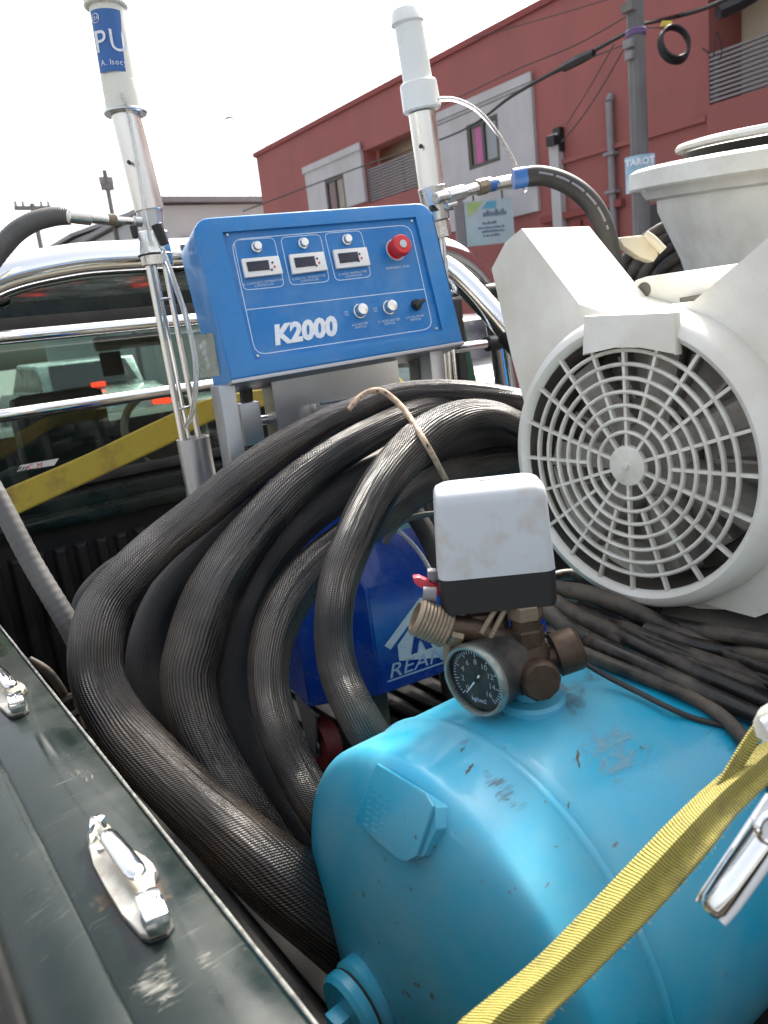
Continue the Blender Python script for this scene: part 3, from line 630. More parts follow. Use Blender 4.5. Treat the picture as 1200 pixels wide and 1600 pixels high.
car(-2.3, 12.5, R(90), K['white_car'], 'white car further up the road left of the silver one')
car(5.1, 6.6, R(90), K['white_car'], 'white car parked by the kerb behind the chrome roll bar')

# ================================================================== PICKUP TRUCK
RZ = -.35      # rail top
XR0, XR1 = .134, 1.76
FZ = -.834
YF = 1.88; YR = -.12
tk = empty('pickup_truck', (.95, 1.5, GZ), 'dark green pickup truck with chrome roll bar, carrying the machines in its bed', 'pickup truck')
# left rail: flat top, crease, outer slope, as one pressed panel
def rail(sx, x_in, name):
    b = MB(); prof = [(0, -.05), (0, -.004), (.004, 0), (.070, .0), (.0735, -.0035), (.076, -.002), (.108, -.012), (.135, -.045), (.15, -.12), (.16, -.40), (.14, -.62)]
    N = 20
    rows = [[(x_in - sx*a, YR+(YF+.14-YR)*k/N, RZ+z) for a, z in prof] for k in range(N+1)]
    vs = [[b.bm.verts.new(p) for p in r] for r in rows]
    for i in range(N):
        for j in range(len(prof)-1): b.bm.faces.new([vs[i][j], vs[i][j+1], vs[i+1][j+1], vs[i+1][j]])
    return b.build(name, K['paint_green'], tk, smooth=50)
rail(1, XR0, 'side_panel'); rail(-1, XR1, 'side_panel')
# worn inner edge bead
pts = [(XR0+.0004, YR+.02*k, RZ-.0012) for k in range(0, 100)]
MB().tube(pts, [.0014+.0002*math.sin(k*1.7) for k in range(100)], 8).build('worn_edge', K['paint_worn'], tk)
MB().tube([(XR1-.0015, YR, RZ-.0015), (XR1-.0015, YF, RZ-.0015)], .003, 8).build('worn_edge', K['paint_worn'], tk)
# liner side walls with long ledge, built as panels
for sx, x in ((1, XR0), (-1, XR1)):
    b = MB(); prof = [(.004, -.02), (.010, -.06), (.012, -.10), (.030, -.115), (.034, -.19), (.05, -.21), (.045, -.33), (.07, -.44), (.075, FZ-RZ)]
    rows = [[(x+sx*(a+.004*math.sin(k*.9)*(1 if 1 < i < 7 else 0)), YR+(YF-YR)*k/24, RZ+z) for i, (a, z) in enumerate(prof)] for k in range(25)]
    vs = [[b.bm.verts.new(p) for p in r] for r in rows]
    for i in range(24):
        for j in range(len(prof)-1): b.bm.faces.new([vs[i][j], vs[i][j+1], vs[i+1][j+1], vs[i+1][j]])
    b.build('bed_side_liner', K['liner_dusty'], tk, smooth=50)
MB().abox(XR0+.01, XR1-.01, YR, YF, FZ-.03, FZ).build('bed_floor', K['liner'], tk, smooth=0)
rib = MB().abox(XR0+.09, XR0+.115, YR+.02, YF-.04, FZ+.001, FZ+.012, .004).build('floor_rib', K['liner'], tk)
for i in range(1, 26): copy_part(rib, (i*.058, 0, 0))
# front wall of the bed
MB().abox(XR0+.005, XR1-.005, YF, YF+.03, FZ, RZ-.03).build('bed_front_liner', K['liner'], tk, smooth=0)
rb_ = MB().prism([(XR0+.08, YF-.001, RZ-.07), (XR0+.088, YF-.014, RZ-.08), (XR0+.106, YF-.014, RZ-.08), (XR0+.114, YF-.001, RZ-.07)], (0, 0, -.34), .003).build('wall_rib', K['liner'], tk)
for i in range(1, 31): copy_part(rb_, (i*.0485, 0, 0))
MB().abox(XR0-.01, XR1+.01, YF-.02, YF+.05, RZ-.028, RZ+.002, .006).build('bed_front_rail', K['paint_green'], tk)
MB().abox(XR0-.01, XR1+.01, YF+.051, YF+.075, RZ-.04, RZ+.035, .006).build('cab_ledge', K['paint_green'], tk)
# tailgate
MB().abox(XR0+.01, XR1-.01, YR-.05, YR, FZ, RZ-.005, .01).build('tailgate', K['paint_green'], tk)
# cab
YC = 2.0; ZW0, ZW1 = -.285, .075; xa, xb = .12, 1.78
MB().abox(0.0, 1.9, YC, YC+.05, -1.15, ZW0-.045).build('cab_back_lower', K['paint_green'], tk, smooth=0)
MB().box((.02, YC, ZW0-.045), (1.86, 0, 0), (0, .05, 0), (0, .02, .02)).build('window_sill_trim', K['black_rubber'], tk, smooth=0)
MB().abox(.04, 1.86, YC+.012, YC+.06, ZW1+.035, .145).build('header_panel', K['paint_green'], tk, smooth=0)
seal = MB(); t = .035
seal.abox(xa-t, xb+t, YC-.006, YC+.02, ZW0-t+.012, ZW0+.002, .004); seal.abox(xa-t, xb+t, YC-.006, YC+.02, ZW1, ZW1+t, .004)
seal.abox(xa-t, xa, YC-.006, YC+.02, ZW0, ZW1, .004); seal.abox(xb, xb+t, YC-.006, YC+.02, ZW0, ZW1, .004)
seal.build('window_seal', K['black_rubber'], tk)
g = MB(); g.poly([(xa, YC+.01, ZW0), (xb, YC+.01, ZW0), (xb-.06, YC+.03, ZW1), (xa+.06, YC+.03, ZW1)]); g.build('rear_window', K['glass_green'], tk, smooth=0)
for s, x in ((1, .02), (-1, 1.88)):
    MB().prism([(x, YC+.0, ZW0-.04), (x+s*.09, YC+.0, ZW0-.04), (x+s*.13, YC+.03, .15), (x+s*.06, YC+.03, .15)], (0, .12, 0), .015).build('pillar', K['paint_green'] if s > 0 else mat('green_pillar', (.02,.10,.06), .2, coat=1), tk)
b = MB(); N = 12     # roof, gently domed
for (za_, off) in ((0, 0),):
    vs = []
    for i in range(N+1):
        row = []
        for j in range(N+1):
            u_, v_ = i/N*2-1, j/N
            x = .95+u_*.86*(1-.05*v_); y = YC+.01+v_*1.45
            z = .150+.05*(1-u_**4)+.03*math.sin(v_*math.pi)*(1-u_*u_) - (.04 if v_ > .95 else 0)
            row.append(b.bm.verts.new((x, y, z)))
        vs.append(row)
    for i in range(N):
        for j in range(N): b.bm.faces.new([vs[i][j], vs[i+1][j], vs[i+1][j+1], vs[i][j+1]])
b.build('roof', K['paint_green'], tk, smooth=60)
for s, x in ((1, .02), (-1, 1.88)):       # doors and windscreen pillars
    MB().abox(min(x, x+s*.05), max(x, x+s*.05), YC+.12, YC+1.75, -1.15, -.28).build('door', K['paint_green'], tk, smooth=0)
    MB().tube([(x+s*.03, YC+1.8, -.28), (x+s*.12, YC+1.42, .16)], .03, 8).build('windscreen_pillar', K['paint_green'], tk)
    MB().tube([(x+s*.03, YC+.85, -.28), (x+s*.1, YC+.85, .16)], .028, 8).build('door_pillar', K['paint_green'], tk)
MB().abox(0.05, 1.85, YC+1.8, YC+3.0, -1.0, -.34, .06).build('bonnet', K['paint_green'], tk)
MB().abox(.08, 1.82, YC+1.45, YC+1.78, -.55, -.27, .04).build('dashboard', K['interior'], tk)
MB().abox(.08, 1.82, YC+.06, YC+1.4, -1.1, -1.02).build('cab_floor', K['interior'], tk, smooth=0)
g = MB(); g.poly([(.1, YC+1.78, -.27), (1.8, YC+1.78, -.27), (1.7, YC+1.42, .16), (.2, YC+1.42, .16)]); g.build('windscreen', K['glass_green'], tk, smooth=0)
# seats with headrests, mirror, phone
def seat(px, dx):
    c = onY(px, 660, YC+.55)
    MB().abox(c.x-.24, c.x+.24, YC+.5, YC+.66, -1.0, -.30, .07).build('seat_back', K['seat'], tk)
    MB().box((c.x-.145, YC+.52, -.33), (.29, 0, 0), (0, .10, 0), (0, .01, .24), .045).build('headrest', K['seat'], tk)
seat(100, 0); seat(470, 0)
c = onY(205, 532, YC+1.25)
MB().box((c.x-.15, YC+1.25, c.z-.03), (.30, 0, 0), (0, .03, 0), (0, 0, .055), .012).build('mirror', K['beige_trim'], tk)
c = onY(176, 568, YC+1.3)
MB().box((c.x-.045, YC+1.3, c.z-.05), (.09, 0, 0), (0, .015, 0), (0, .01, .10), .008).build('phone', K['black'], tk)
MB().torus((c.x+.12, YC+1.15, -.33), (0, -1, .45), .17, .016, 36, 8).build('steering_wheel', K['beige_trim'], tk)
c = onY(52, 735, YC-.0)
st_ = MB(); st_.poly([onY(26, 737, YC+.006), onY(85, 727, YC+.006), onY(92, 716, YC+.006), onY(32, 727, YC+.006)]); stk = st_.build('window_sticker', K['white_plastic'], tk, smooth=0)
text('C. M', .017, onY(54, 729, YC+.003), (1, 0, 0), (0, 0, 1), K['red'], stk, shear=.3)
b = MB()
for i in range(3): b.poly([onY(27+i*5, 736, YC+.004), onY(30+i*5, 735, YC+.004), onY(35+i*5, 728, YC+.004), onY(32+i*5, 729, YC+.004)])
b.build('sticker_stripe', K['black'], stk, smooth=0)
# roll bar: main hoop, braces, two cross bars with black clamps
YB = 1.84; rb0 = .040
hoop = [(.10, YB, RZ), (.14, YB, -.1), (.21, YB, .06), (.33, YB, .165), (.50, YB, .205), (.70, YB, .212), (1.2, YB, .212), (1.52, YB, .205), (1.68, YB, .165), (1.79, YB, .06), (1.83, YB, -.1), (1.85, YB, RZ)]
MB().tube(spline(hoop, 8), rb0, 20).build('roll_bar', K['chrome'], tk)
for s, x in ((1, .16), (-1, 1.60)):
    if s < 0:
        P_ = [(1.50, YB+.02, .185), (1.60, YB-.04, .13), (1.68, YB-.14, -.02), (1.74, YB-.26, -.2), (1.77, YB-.34, RZ)]
    else: P_ = [(.36, YB+.02, .155), (.28, YB-.04, .12), (.20, YB-.14, -.02), (.15, YB-.26, -.2), (.12, YB-.34, RZ)]
    br = MB().tube(spline(P_, 8), .036, 18).build('brace_bar', K['chrome'], tk)
    q = spline(P_, 8)
    MB().tube(q[18:25], .043, 18).build('rubber_sleeve', K['black_rubber'], tk)
YX = 1.80
for z, nm in ((.060, 0), (-.098, 1)):
    cb_ = MB().tube([(.18, YX, z), (1.80, YX, z)], .0145, 14).build('cross_bar', K['chrome'], tk)
    for x in (.19, 1.755): MB().cyl((x-.03, YX, z), (x+.03, YX, z), .024, 14, bev=.004).build('clamp', K['black'], cb_)
# tyres (below the frame)
for x in (.02, 1.88):
    for y in (.35, 3.6):
        wl = MB().cyl((x-.11, y, GZ+.36), (x+.11, y, GZ+.36), .36, 28, bev=.04).build('wheel', K['black_rubber'], tk)
        MB().cyl((x-.115, y, GZ+.36), (x+.115, y, GZ+.36), .2, 18).build('rim', K['steel'], wl)

# tie-down cleats on the left rail
def cq(pts, z): return [onZ(60+a/3, 1240+b_/3, z) for a, b_ in pts]
cl = empty('tie_down_cleat', onZ(205, 1385, RZ), 'chrome folding tie-down cleat on the truck rail, the nearer one with rusty stain round it', 'cleat', 'chrome cleats on the truck rail')
out = [(240,275),(243,215),(262,168),(300,148),(335,165),(440,290),(500,310),(540,350),(556,385),(538,430),(560,480),(600,560),(622,625),(600,660),(520,690),(480,680),(400,590),(320,460),(262,350)]
cx, cy = 420, 430
MB().prism(cq([(cx+(a-cx)*1.07, cy+(b_-cy)*1.05) for a, b_ in out], RZ+.0005), (0, 0, .0018)).build('rubber_gasket', K['black_rubber'], cl)
MB().prism(cq(out, RZ+.0025), (0, 0, .0042), .0012).build('base_plate', K['zinc'], cl)
z = RZ+.0068
bc = onZ(60+543/3, 1240+585/3, z); ey = (onZ(60+575/3, 1240+650/3, z)-onZ(60+520/3, 1240+515/3, z)).normalized(); ex = ey.cross(Vector((0, 0, 1)))
MB().box(bc-ey*.016-ex*.0085-Vector((0, 0, .002)), ey*.032, ex*.017, (0, 0, .015), .0062).build('end_block', K['chrome'], cl)
a0, a1 = onZ(60+325/3, 1240+195/3, z+.012), onZ(60+455/3, 1240+365/3, z+.012)
dv = (a1-a0).normalized(); sv = dv.cross(Vector((0, 0, 1))).normalized()
MB().tube([a0-dv*.006, a0-dv*.003, a0+dv*.004, a0.lerp(a1, .5), a1-dv*.002, a1+dv*.004, a1+dv*.0065], [.003, .0055, .0068, .0072, .0072, .006, .003], 20, flat=.62).build('lever', K['chrome'], cl)
b = MB().prism(cq([(255,170),(300,150),(330,165),(310,190),(275,200),(250,240)], z), (0, 0, .012), .002); b.build('hinge_post', K['chrome'], cl)
MB().cyl(onZ(60+300/3, 1240+262/3, z-.001), onZ(60+300/3, 1240+262/3, z-.001)+Vector((0, 0, .003)), .004, 14).build('screw', K['steel'], cl)
dlt = onZ(30, 1108, RZ)-onZ(232, 1440, RZ)
c2 = copy_tree(cl, (0, dlt.y, 0)); c2['label'] = 'chrome folding tie-down cleat further forward on the truck rail, cut by the left picture edge'
K['rust'] = mat('rust_stain', (.10, .06, .035), .7, var=.4, vs=60, alpha=.0)
def stain(o, pts, mname, parent):
    b = MB(); b.poly(pts); return b.build(mname, K['rust_s'], parent, smooth=0)
def splat(name, col, thr, scale, stretch=(1,1,1), rot=0, fall=1.0):
    """irregular see-through stain: noise decides where it covers, fading to the card's rim"""
    m = bpy.data.materials.new(name); m.use_nodes = True; nt = m.node_tree; b = nt.nodes['Principled BSDF']; L = nt.links.new
    tc = nd(nt, 'ShaderNodeTexCoord'); mp = nd(nt, 'ShaderNodeMapping'); mp.inputs['Scale'].default_value = stretch; mp.inputs['Rotation'].default_value = (0, 0, rot); L(tc.outputs['Object'], mp.inputs[0])
    n = nd(nt, 'ShaderNodeTexNoise'); n.inputs['Scale'].default_value = scale; n.inputs['Detail'].default_value = 8; n.inputs['Roughness'].default_value = .7; n.inputs['Distortion'].default_value = .8; L(mp.outputs[0], n.inputs['Vector'])
    g = nd(nt, 'ShaderNodeVectorMath', operation='SUBTRACT'); g.inputs[1].default_value = (.5, .5, .5); L(tc.outputs['Generated'], g.inputs[0])
    sx = nd(nt, 'ShaderNodeSeparateXYZ'); L(g.outputs[0], sx.inputs[0]); cbx = nd(nt, 'ShaderNodeCombineXYZ'); L(sx.outputs[0], cbx.inputs[0]); L(sx.outputs[1], cbx.inputs[1])
    ln = nd(nt, 'ShaderNodeVectorMath', operation='LENGTH'); L(cbx.outputs[0], ln.inputs[0])
    f = nd(nt, 'ShaderNodeMapRange'); f.inputs[1].default_value = .1; f.inputs[2].default_value = .5; f.inputs[3].default_value = .12*fall; f.inputs[4].default_value = -.28; L(ln.outputs['Value'], f.inputs[0])
    a = nd(nt, 'ShaderNodeMath', operation='ADD'); L(n.outputs[0], a.inputs[0]); L(f.outputs[0], a.inputs[1])
    r = nd(nt, 'ShaderNodeMapRange'); r.inputs[1].default_value = thr; r.inputs[2].default_value = thr+.16; r.inputs[4].default_value = .6; L(a.outputs[0], r.inputs[0])
    L(r.outputs[0], b.inputs['Alpha']); b.inputs['Base Color'].default_value = (*col, 1); b.inputs['Roughness'].default_value = .75
    return m
zc_ = onZ(207, 1385, RZ)
b = MB(); b.poly([(zc_.x-.036, zc_.y-.065, RZ+.0003), (zc_.x+.034, zc_.y-.065, RZ+.0003), (zc_.x+.034, zc_.y+.055, RZ+.0003), (zc_.x-.036, zc_.y+.055, RZ+.0003)])
b.build('rust_stain', splat('brown_rust_stain', (.15, .10, .06), .42, 45), tk, smooth=0)
for (px, py, wx, wy, thr, st, ro) in ((250, 1535, .030, .045, .52, (1, 4, 1), .6), (330, 1500, .022, .03, .58, (1, 5, 1), .9), (130, 1210, .03, .05, .60, (5, 1, 1), .4)):
    q = onZ(px, py, RZ+.0006)
    b = MB(); b.poly([(q.x-wx, q.y-wy, q.z), (q.x+wx, q.y-wy, q.z), (q.x+wx, q.y+wy, q.z), (q.x-wx, q.y+wy, q.z)])
    b.build('scuff_mark', splat('pale_scuff', (.24, .24, .21), thr+.03, 60, st, ro), tk, smooth=0)

# ================================================================== FOAM MACHINE
BLc = Vector((.5052, 1.08, -.0565)); U = Vector((.99062, -.13404, .02674)).normalized(); V = Vector((.0266, .2179, .9756)); V = (V-U*V.dot(U)).normalized(); NB = U.cross(V)   # NB faces the viewer
BW, BH = .425, .2454
WD = Vector((.134, .99, 0)).normalized()      # machine depth axis
def bf(px, py, off=0.):        # point on the control box face under a pixel
    return onP(px, py, BLc+NB*off, NB)
mc = empty('spray_foam_machine', BLc+Vector((.2, .1, 0)) + Vector((0, 0, FZ-BLc.z)), 'blue spray foam machine with a tilted control box on steel legs', 'machine')
def rrect(w, h, r, k=6, corners=(1, 1, 1, 1)):
    pts = []
    for (cx_, cy_, a0, on) in ((w-r, h-r, 0, corners[0]), (r, h-r, 90, corners[1]), (r, r, 180, corners[2]), (w-r, r, 270, corners[3])):
        if on: pts += [(cx_+r*math.cos(R(a0+90*i/k)), cy_+r*math.sin(R(a0+90*i/k))) for i in range(k+1)]
        else: pts += [({0: w, 90: 0, 180: 0, 270: w}[a0], {0: h, 90: h, 180: 0, 270: 0}[a0])]
    return pts
# shell: front outline with recess, body swept back
oa = rrect(BW, BH, .028, 6, (1, 1, 0, 0))
ra, rb1 = bf(348, 359), bf(690, 517)
def loc(p): d = p-BLc; return d.dot(U), d.dot(V)
x0r, y1r = loc(bf(348, 360)); x1r, y1r2 = loc(bf(651, 341)); x2r, y0r = loc(bf(691, 516)); x3r, y0r2 = loc(bf(396, 563))
rx0, rx1, ry0, ry1 = (x0r+x3r)/2, (x1r+x2r)/2, (y0r+y0r2)/2, (y1r+y1r2)/2
b = MB()
dep = .095
outer = [b.bm.verts.new(BLc+U*x+V*y) for x, y in oa]
inn = [(rx1, ry1), (rx0, ry1), (rx0, ry0), (rx1, ry0)]
# bridge outer outline to rectangular recess: fan per corner group
iv = [b.bm.verts.new(BLc+U*x+V*y) for x, y in inn]; iv2 = [b.bm.verts.new(BLc+U*x+V*y-NB*.006) for x, y in inn]
g_ = {0: list(range(0, 7)), 1: list(range(7, 14)), 2: [14], 3: [15]}
for c_ in range(4):
    for a, d in zip(g_[c_], g_[c_][1:]): b.bm.faces.new([outer[a], outer[d], iv[c_]])
    nx = (c_+1) % 4; b.bm.faces.new([outer[g_[c_][-1]], outer[g_[nx][0]], iv[nx], iv[c_]])
    b.bm.faces.new([iv[c_], iv[nx], iv2[nx], iv2[c_]])
back = []
for x, y in oa:
    p = BLc+U*x+V*y; base = p-NB*dep*(1.0) ; back.append(b.bm.verts.new(base))
n = len(outer)
for i in range(n): b.bm.faces.new([outer[i], outer[(i+1) % n], back[(i+1) % n], back[i]])
b.bm.faces.new(back)
es = [e for e in b.bm.edges if all(v in outer for v in e.verts)]
bmesh.ops.bevel(b.bm, geom=es, offset=.0035, segments=3, affect='EDGES', profile=.5)
box = b.build('control_box', K['blue'], mc, smooth=35)
b = MB(); b.poly([BLc+U*x+V*y-NB*.0055 for x, y in inn]); b.build('face_panel', K['blue_panel'], box, smooth=0)
OFF = -.0052
def ribbon(px, wid=.0007, close=False, name='printed_line', m='print'):
    q = [bf(a, c, OFF) for a, c in px]
    if close: q.append(q[0])
    b = MB()
    for p0, p1 in zip(q, q[1:]):
        d = (p1-p0).normalized(); s = NB.cross(d)*wid
        b.poly([p0-s-d*wid*.5, p1-s+d*wid*.5, p1+s+d*wid*.5, p0+s-d*wid*.5])
    return b.build(name, K[m], box, smooth=0)
def cs(x, y): return (240+x/2.3077, 300+y/2.3077)
def rline(P4, r=.16, **k):
    """rounded quad from 4 crop corners"""
    pts = []; n = 4
    for i in range(4):
        p, a, c_ = P4[i], P4[i-1], P4[(i+1) % 4]
        la = math.dist(p, a); lc = math.dist(p, c_); rr_ = min(la, lc)*r
        A = [p[j]+(a[j]-p[j])*rr_/la for j in (0, 1)]; Cc = [p[j]+(c_[j]-p[j])*rr_/lc for j in (0, 1)]
        for t in (0, .25, .5, .75, 1): pts.append(tuple((1-t)**2*A[j]+2*t*(1-t)*p[j]+t*t*Cc[j] for j in (0, 1)))
    return ribbon([cs(*q) for q in pts], close=True, **k)
rline([(278,172),(925,118),(1008,492),(368,588)], .1)
ribbon([cs(335,425), cs(978,350)])
for q in ([(288,174),(434,164),(472,340),(325,354)], [(457,164),(600,152),(635,322),(494,336)], [(616,149),(747,139),(785,305),(657,320)]): rline(q, .14, wid=.0006)
def boxon(P4, h, name, m, par, bev=.0015, off=OFF):
    q = [bf(*cs(*p), off) for p in P4]; return MB().prism(q, NB*h, bev).build(name, K[m], par)
names = ['A. COMPOSITE TEMPERATURE\nCONTROLLER', 'B. POLYOL TEMPERATURE\nCONTROLLER', 'C. HOSE TEMPERATURE\nCONTROLLER']
for i, (q, d_, bt, cap) in enumerate((
    ([(312,246),(446,234),(463,299),(327,314)], [(329,259),(408,251),(414,286),(337,293)], (370,200), (398,330)),
    ([(484,230),(606,219),(624,285),(497,301)], [(500,244),(573,237),(580,271),(508,279)], (538,187), (562,313)),
    ([(642,213),(762,203),(777,268),(656,281)], [(658,228),(728,221),(735,255),(666,263)], (695,174), (720,297)))):
    bz = boxon(q, .007, 'controller_bezel', 'white_plastic', box)
    boxon(d_, .0085, 'display', 'lcd', box, .0005)
    rx, ry = q[2][0]-35, (q[1][1]+q[2][1])/2
    for k, (dx, dy) in enumerate(((0, -12), (8, 3), (-2, 14))):
        p = bf(*cs(rx+dx, ry+dy), OFF+.007); MB().cyl(p, p+NB*.001, .0017, 10).build('key', K['red'] if k == 1 else K['lcd'], box)
    p = bf(*cs(*bt), OFF); MB().lathe(p, NB, [(.0085, 0), (.0085, .003), (.0068, .0035), (.0068, .009), (.006, .0105), (0, .011)], 20).build('round_button', K['steel_bright'], box)
    text(names[i], .0050, bf(*cs(*cap), OFF+.0003), U+V*.02, V, K['print'], box, ext=.0001)
p = bf(*cs(873, 208), OFF)
MB().lathe(p, NB, [(.0185, 0), (.0185, .0006), (0, .0006)], 32).build('label_ring', K['print'], box)
MB().lathe(p, NB, [(.0165, 0), (.0165, .0012), (.012, .0014), (.012, .010), (.0165, .012), (.0178, .017), (.0172, .024), (.0150, .027), (.008, .0275), (.0075, .0268), (0, .0268)], 32).build('emergency_stop', K['red'], box)
MB().cyl(p+NB*.0270, p+NB*.0283, .0066, 20).build('stop_cap', K['switch_grey'], box)
text('EMERGENCY STOP', .0055, bf(*cs(880, 272), OFF+.0003), U, V, K['print'], box, ext=.0001)
for q_, cap in (((743,430), 'A-B HEATER\nSWITCH'), ((848,417), 'C. HOSE HEATER\nSWITCH')):
    p = bf(*cs(*q_), OFF)
    MB().lathe(p, NB, [(.0118, 0), (.0118, .002), (.0105, .0024), (.0100, .012), (.0088, .0145), (.004, .0155), (0, .0155)], 26).build('silver_knob', K['steel_bright'], box)
    text(cap, .0055, bf(*cs(q_[0]+3, q_[1]+52), OFF+.0003), U, V, K['print'], box, ext=.0001)
    text('OFF\nON', .0045, bf(*cs(q_[0]-48, q_[1]+8), OFF+.0003), U, V, K['print'], box, ext=.0001)
p = bf(*cs(946, 408), OFF)
kb = MB().lathe(p, NB, [(.0095, 0), (.0095, .003), (.0085, .006), (0, .006)], 24).build('selector_switch', K['black'], box)
dgn = (U*.9+V*.35).normalized(); sgn = NB.cross(dgn)
MB().box(p-dgn*.011-sgn*.0035+NB*.005, dgn*.022, sgn*.007, NB*.012, .002).build('selector_lever', K['black'], box)
text('COLOR MIXER\nSWITCH', .0055, bf(*cs(944, 455), OFF+.0003), U, V, K['print'], box, ext=.0001)
text('K2000', .041, bf(*cs(545, 503), OFF+.0003), U+V*.015, V, K['white_print'], box, shear=.22, bold=.0021, ext=.0003, sx=1.0, name='model_lettering')
for q_ in ((265,155),(930,105),(1020,493),(375,592)):
    p = bf(*cs(*q_), OFF); MB().lathe(p, NB, [(.0028, 0), (.0028, .001), (.0018, .002), (0, .002)], 12).build('screw', K['steel'], box)
# foil spec plate on the left side
Pside = BLc; 
q = [onP(*p, BLc-U*.0008, U) for p in ((303,524),(333,520),(344,587),(312,590))]
b = MB(); b.poly(q); pl = b.build('spec_plate', K['steel'], box, smooth=0)
cn = sum(q, Vector())/4
text('MODEL K2000\nVOLT 380V\nHZ 50 60\nKW 17', .010, cn-U*.0012, -NB*-1 if False else NB*1.0, V, K['print'], box, ext=.0001) if False else None
text('MODEL\nVOLT\nHZ\nKW', .013, cn-U*.001, NB, V, K['white_print'], box, ext=.0001)
# lower flange under the box
MB().box(BLc-V*.006-NB*dep, U*BW, NB*(dep+.002), V*.0058, .001).build('base_flange', K['steel_box'], mc)
# frame legs (rectangular steel tube) and cross plate
def mpt(px, py, off):     # point on the vertical machine plane a distance off behind the box's lower front edge
    return onP(px, py, BLc+WD*off, WD)
def leg(px0, px1, py, off, zb, dpt=.05, m='steel_box'):
    a, c = mpt(px0, py, off), mpt(px1, py, off); uu = (c-a); uu.z = 0
    top = BLc.z-.007+(a-BLc).dot(Vector((1, 0, 0)))*.027
    a.z = zb
    return MB().box(a, uu, WD*dpt, (0, 0, top-zb), .003).build('frame_leg', K[m], mc)
leg(342, 368, 606, .012, FZ+.1); leg(672, 694, 558, .02, FZ+.1, .06)
leg(650, 668, 560, .06, FZ+.1, .03, 'grime')
# inner bracket: plate with two uprights
P0 = mpt(428, 600, .045); P1 = mpt(622, 572, .045); uu = P1-P0; uu.z = 0; L_ = uu.length; uh = uu.normalized()
zt_ = BLc.z-.002
pz0 = mpt(440, 640, .045).z
b = MB(); Pl = Vector((P0.x, P0.y, 0))
b.prism([Pl+uh*x+Vector((0, 0, z)) for x, z in ((0, -.30), (.036, -.30), (.036, pz0+.0), (L_-.03, pz0+.004), (L_-.03, -.30), (L_, -.30), (L_, zt_), (0, zt_))], WD*.004)
b.build('front_bracket', K['steel_box'], mc, smooth=20)
MB().box(Pl+Vector((0, 0, -.30)), WD*.05, -uh*.004, (0, 0, zt_+.30)).build('bracket_side', K['steel_box'], mc, smooth=0)
# pump blocks behind the bracket
for px, py, s in ((520, 650, .03), (590, 650, .028), (470, 648, .02)):
    c = mpt(px, py, .12); MB().box(c-uh*s-Vector((0, 0, s)), uh*2*s, WD*.05, (0, 0, 2.1*s), .005).build('valve_block', K['steel_box'], mc)
for (a_, b_, r) in (((400,658),(440,652),.008), ((500,628),(610,612),.006), ((380,560),(392,700),.011)):
    MB().cyl(mpt(*a_, .09), mpt(*b_, .09), r, 14).build('pipe', K['steel'] if r < .01 else K['black_rubber'], mc)
MB().box(mpt(378, 660, .07)-Vector((0, 0, .04)), uh*.035, WD*.02, (0, 0, .07), .003).build('mounting_plate', K['steel_box'], mc)
c = mpt(588, 652, -.02); MB().lathe(c+WD*.03, Vector((-.2, -1, .45)), [(.0, .028), (.012, .026), (.02, .018), (.0225, .004), (.0225, -.03), (0, -.03)], 24).build('relief_cap', K['chrome_old'], mc)
c = mpt(470, 590, .05)
MB().cyl(mpt(585, 642, .02), mpt(560, 652, .02), .012, 14).build('pipe', K['steel'], mc)
# lower blue housing
hb0 = mpt(597, 1086, .05); hb1 = mpt(760, 1028, .05)
xl = (mpt(597, 1000, .05)-Vector((BLc.x, BLc.y, 0)))
def hp(px, py, off=.05): return mpt(px, py, off)
Lh = .40
o0 = Vector((hb0.x, hb0.y, 0)); zb_ = hb0.z; zs = hp(560, 925).z; ztp = hp(600, 760).z
b = MB()
fr = [(0, zb_), (Lh, zb_), (Lh, zs), (0, zs)]
F3 = lambda x, d, z: o0+uh*x+WD*d+Vector((0, 0, z))
vsn = {}
ptsH = {'a': F3(0, 0, zb_), 'b': F3(Lh, 0, zb_), 'c': F3(Lh, 0, zs), 'd': F3(-.005, 0, zs), 'e': F3(Lh, .10, ztp), 'f': F3(-.06, .10, ztp),
        'g': F3(-.115, .085, zb_-.02), 'h': F3(-.115, .085, zs-.01), 'i': F3(-.16, .14, ztp), 'j': F3(-.115, .30, zb_-.02), 'k': F3(-.115, .30, zs-.01), 'l': F3(-.16, .30, ztp),
        'm': F3(Lh, .30, zb_), 'o': F3(Lh, .30, ztp)}
vv_ = {k: b.bm.verts.new(p) for k, p in ptsH.items()}
for f in ('abcd', 'dcef', 'agjmb', 'adhg', 'dfih', 'ghkj', 'hilk', 'feoli', 'bmoec', 'jklom'):
    b.bm.faces.new([vv_[c_] for c_ in f])
bmesh.ops.bevel(b.bm, geom=list(b.bm.edges), offset=.003, segments=2, affect='EDGES')
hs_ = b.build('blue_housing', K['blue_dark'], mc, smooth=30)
MB().box(F3(-.115, .303, zb_-.02), uh*(Lh+.115), WD*.006, (0, 0, ztp-zb_+.03)).build('added_rear_sheet', K['grime'], mc, smooth=0)  # unseen grey sheet, added to keep the blue back out of chrome reflections
MB().box(F3(-.12, .105, ztp+.003), uh*(Lh+.12), WD*.20, (0, 0, .03), .004).build('added_top_sheet', K['grime'], mc)  # grey sheet added over the blue top so the chrome mirrors less blue
MB().box(BLc+U*.004+V*.004-NB*(dep+.006), U*(BW-.008), V*(BH-.008), NB*.005).build('added_box_back_sheet', K['grime'], mc, smooth=0)  # unseen sheet added behind the box, hides its blue from the chrome bars
def hf(px, py): return onP(px, py, o0-WD*.0012, WD)
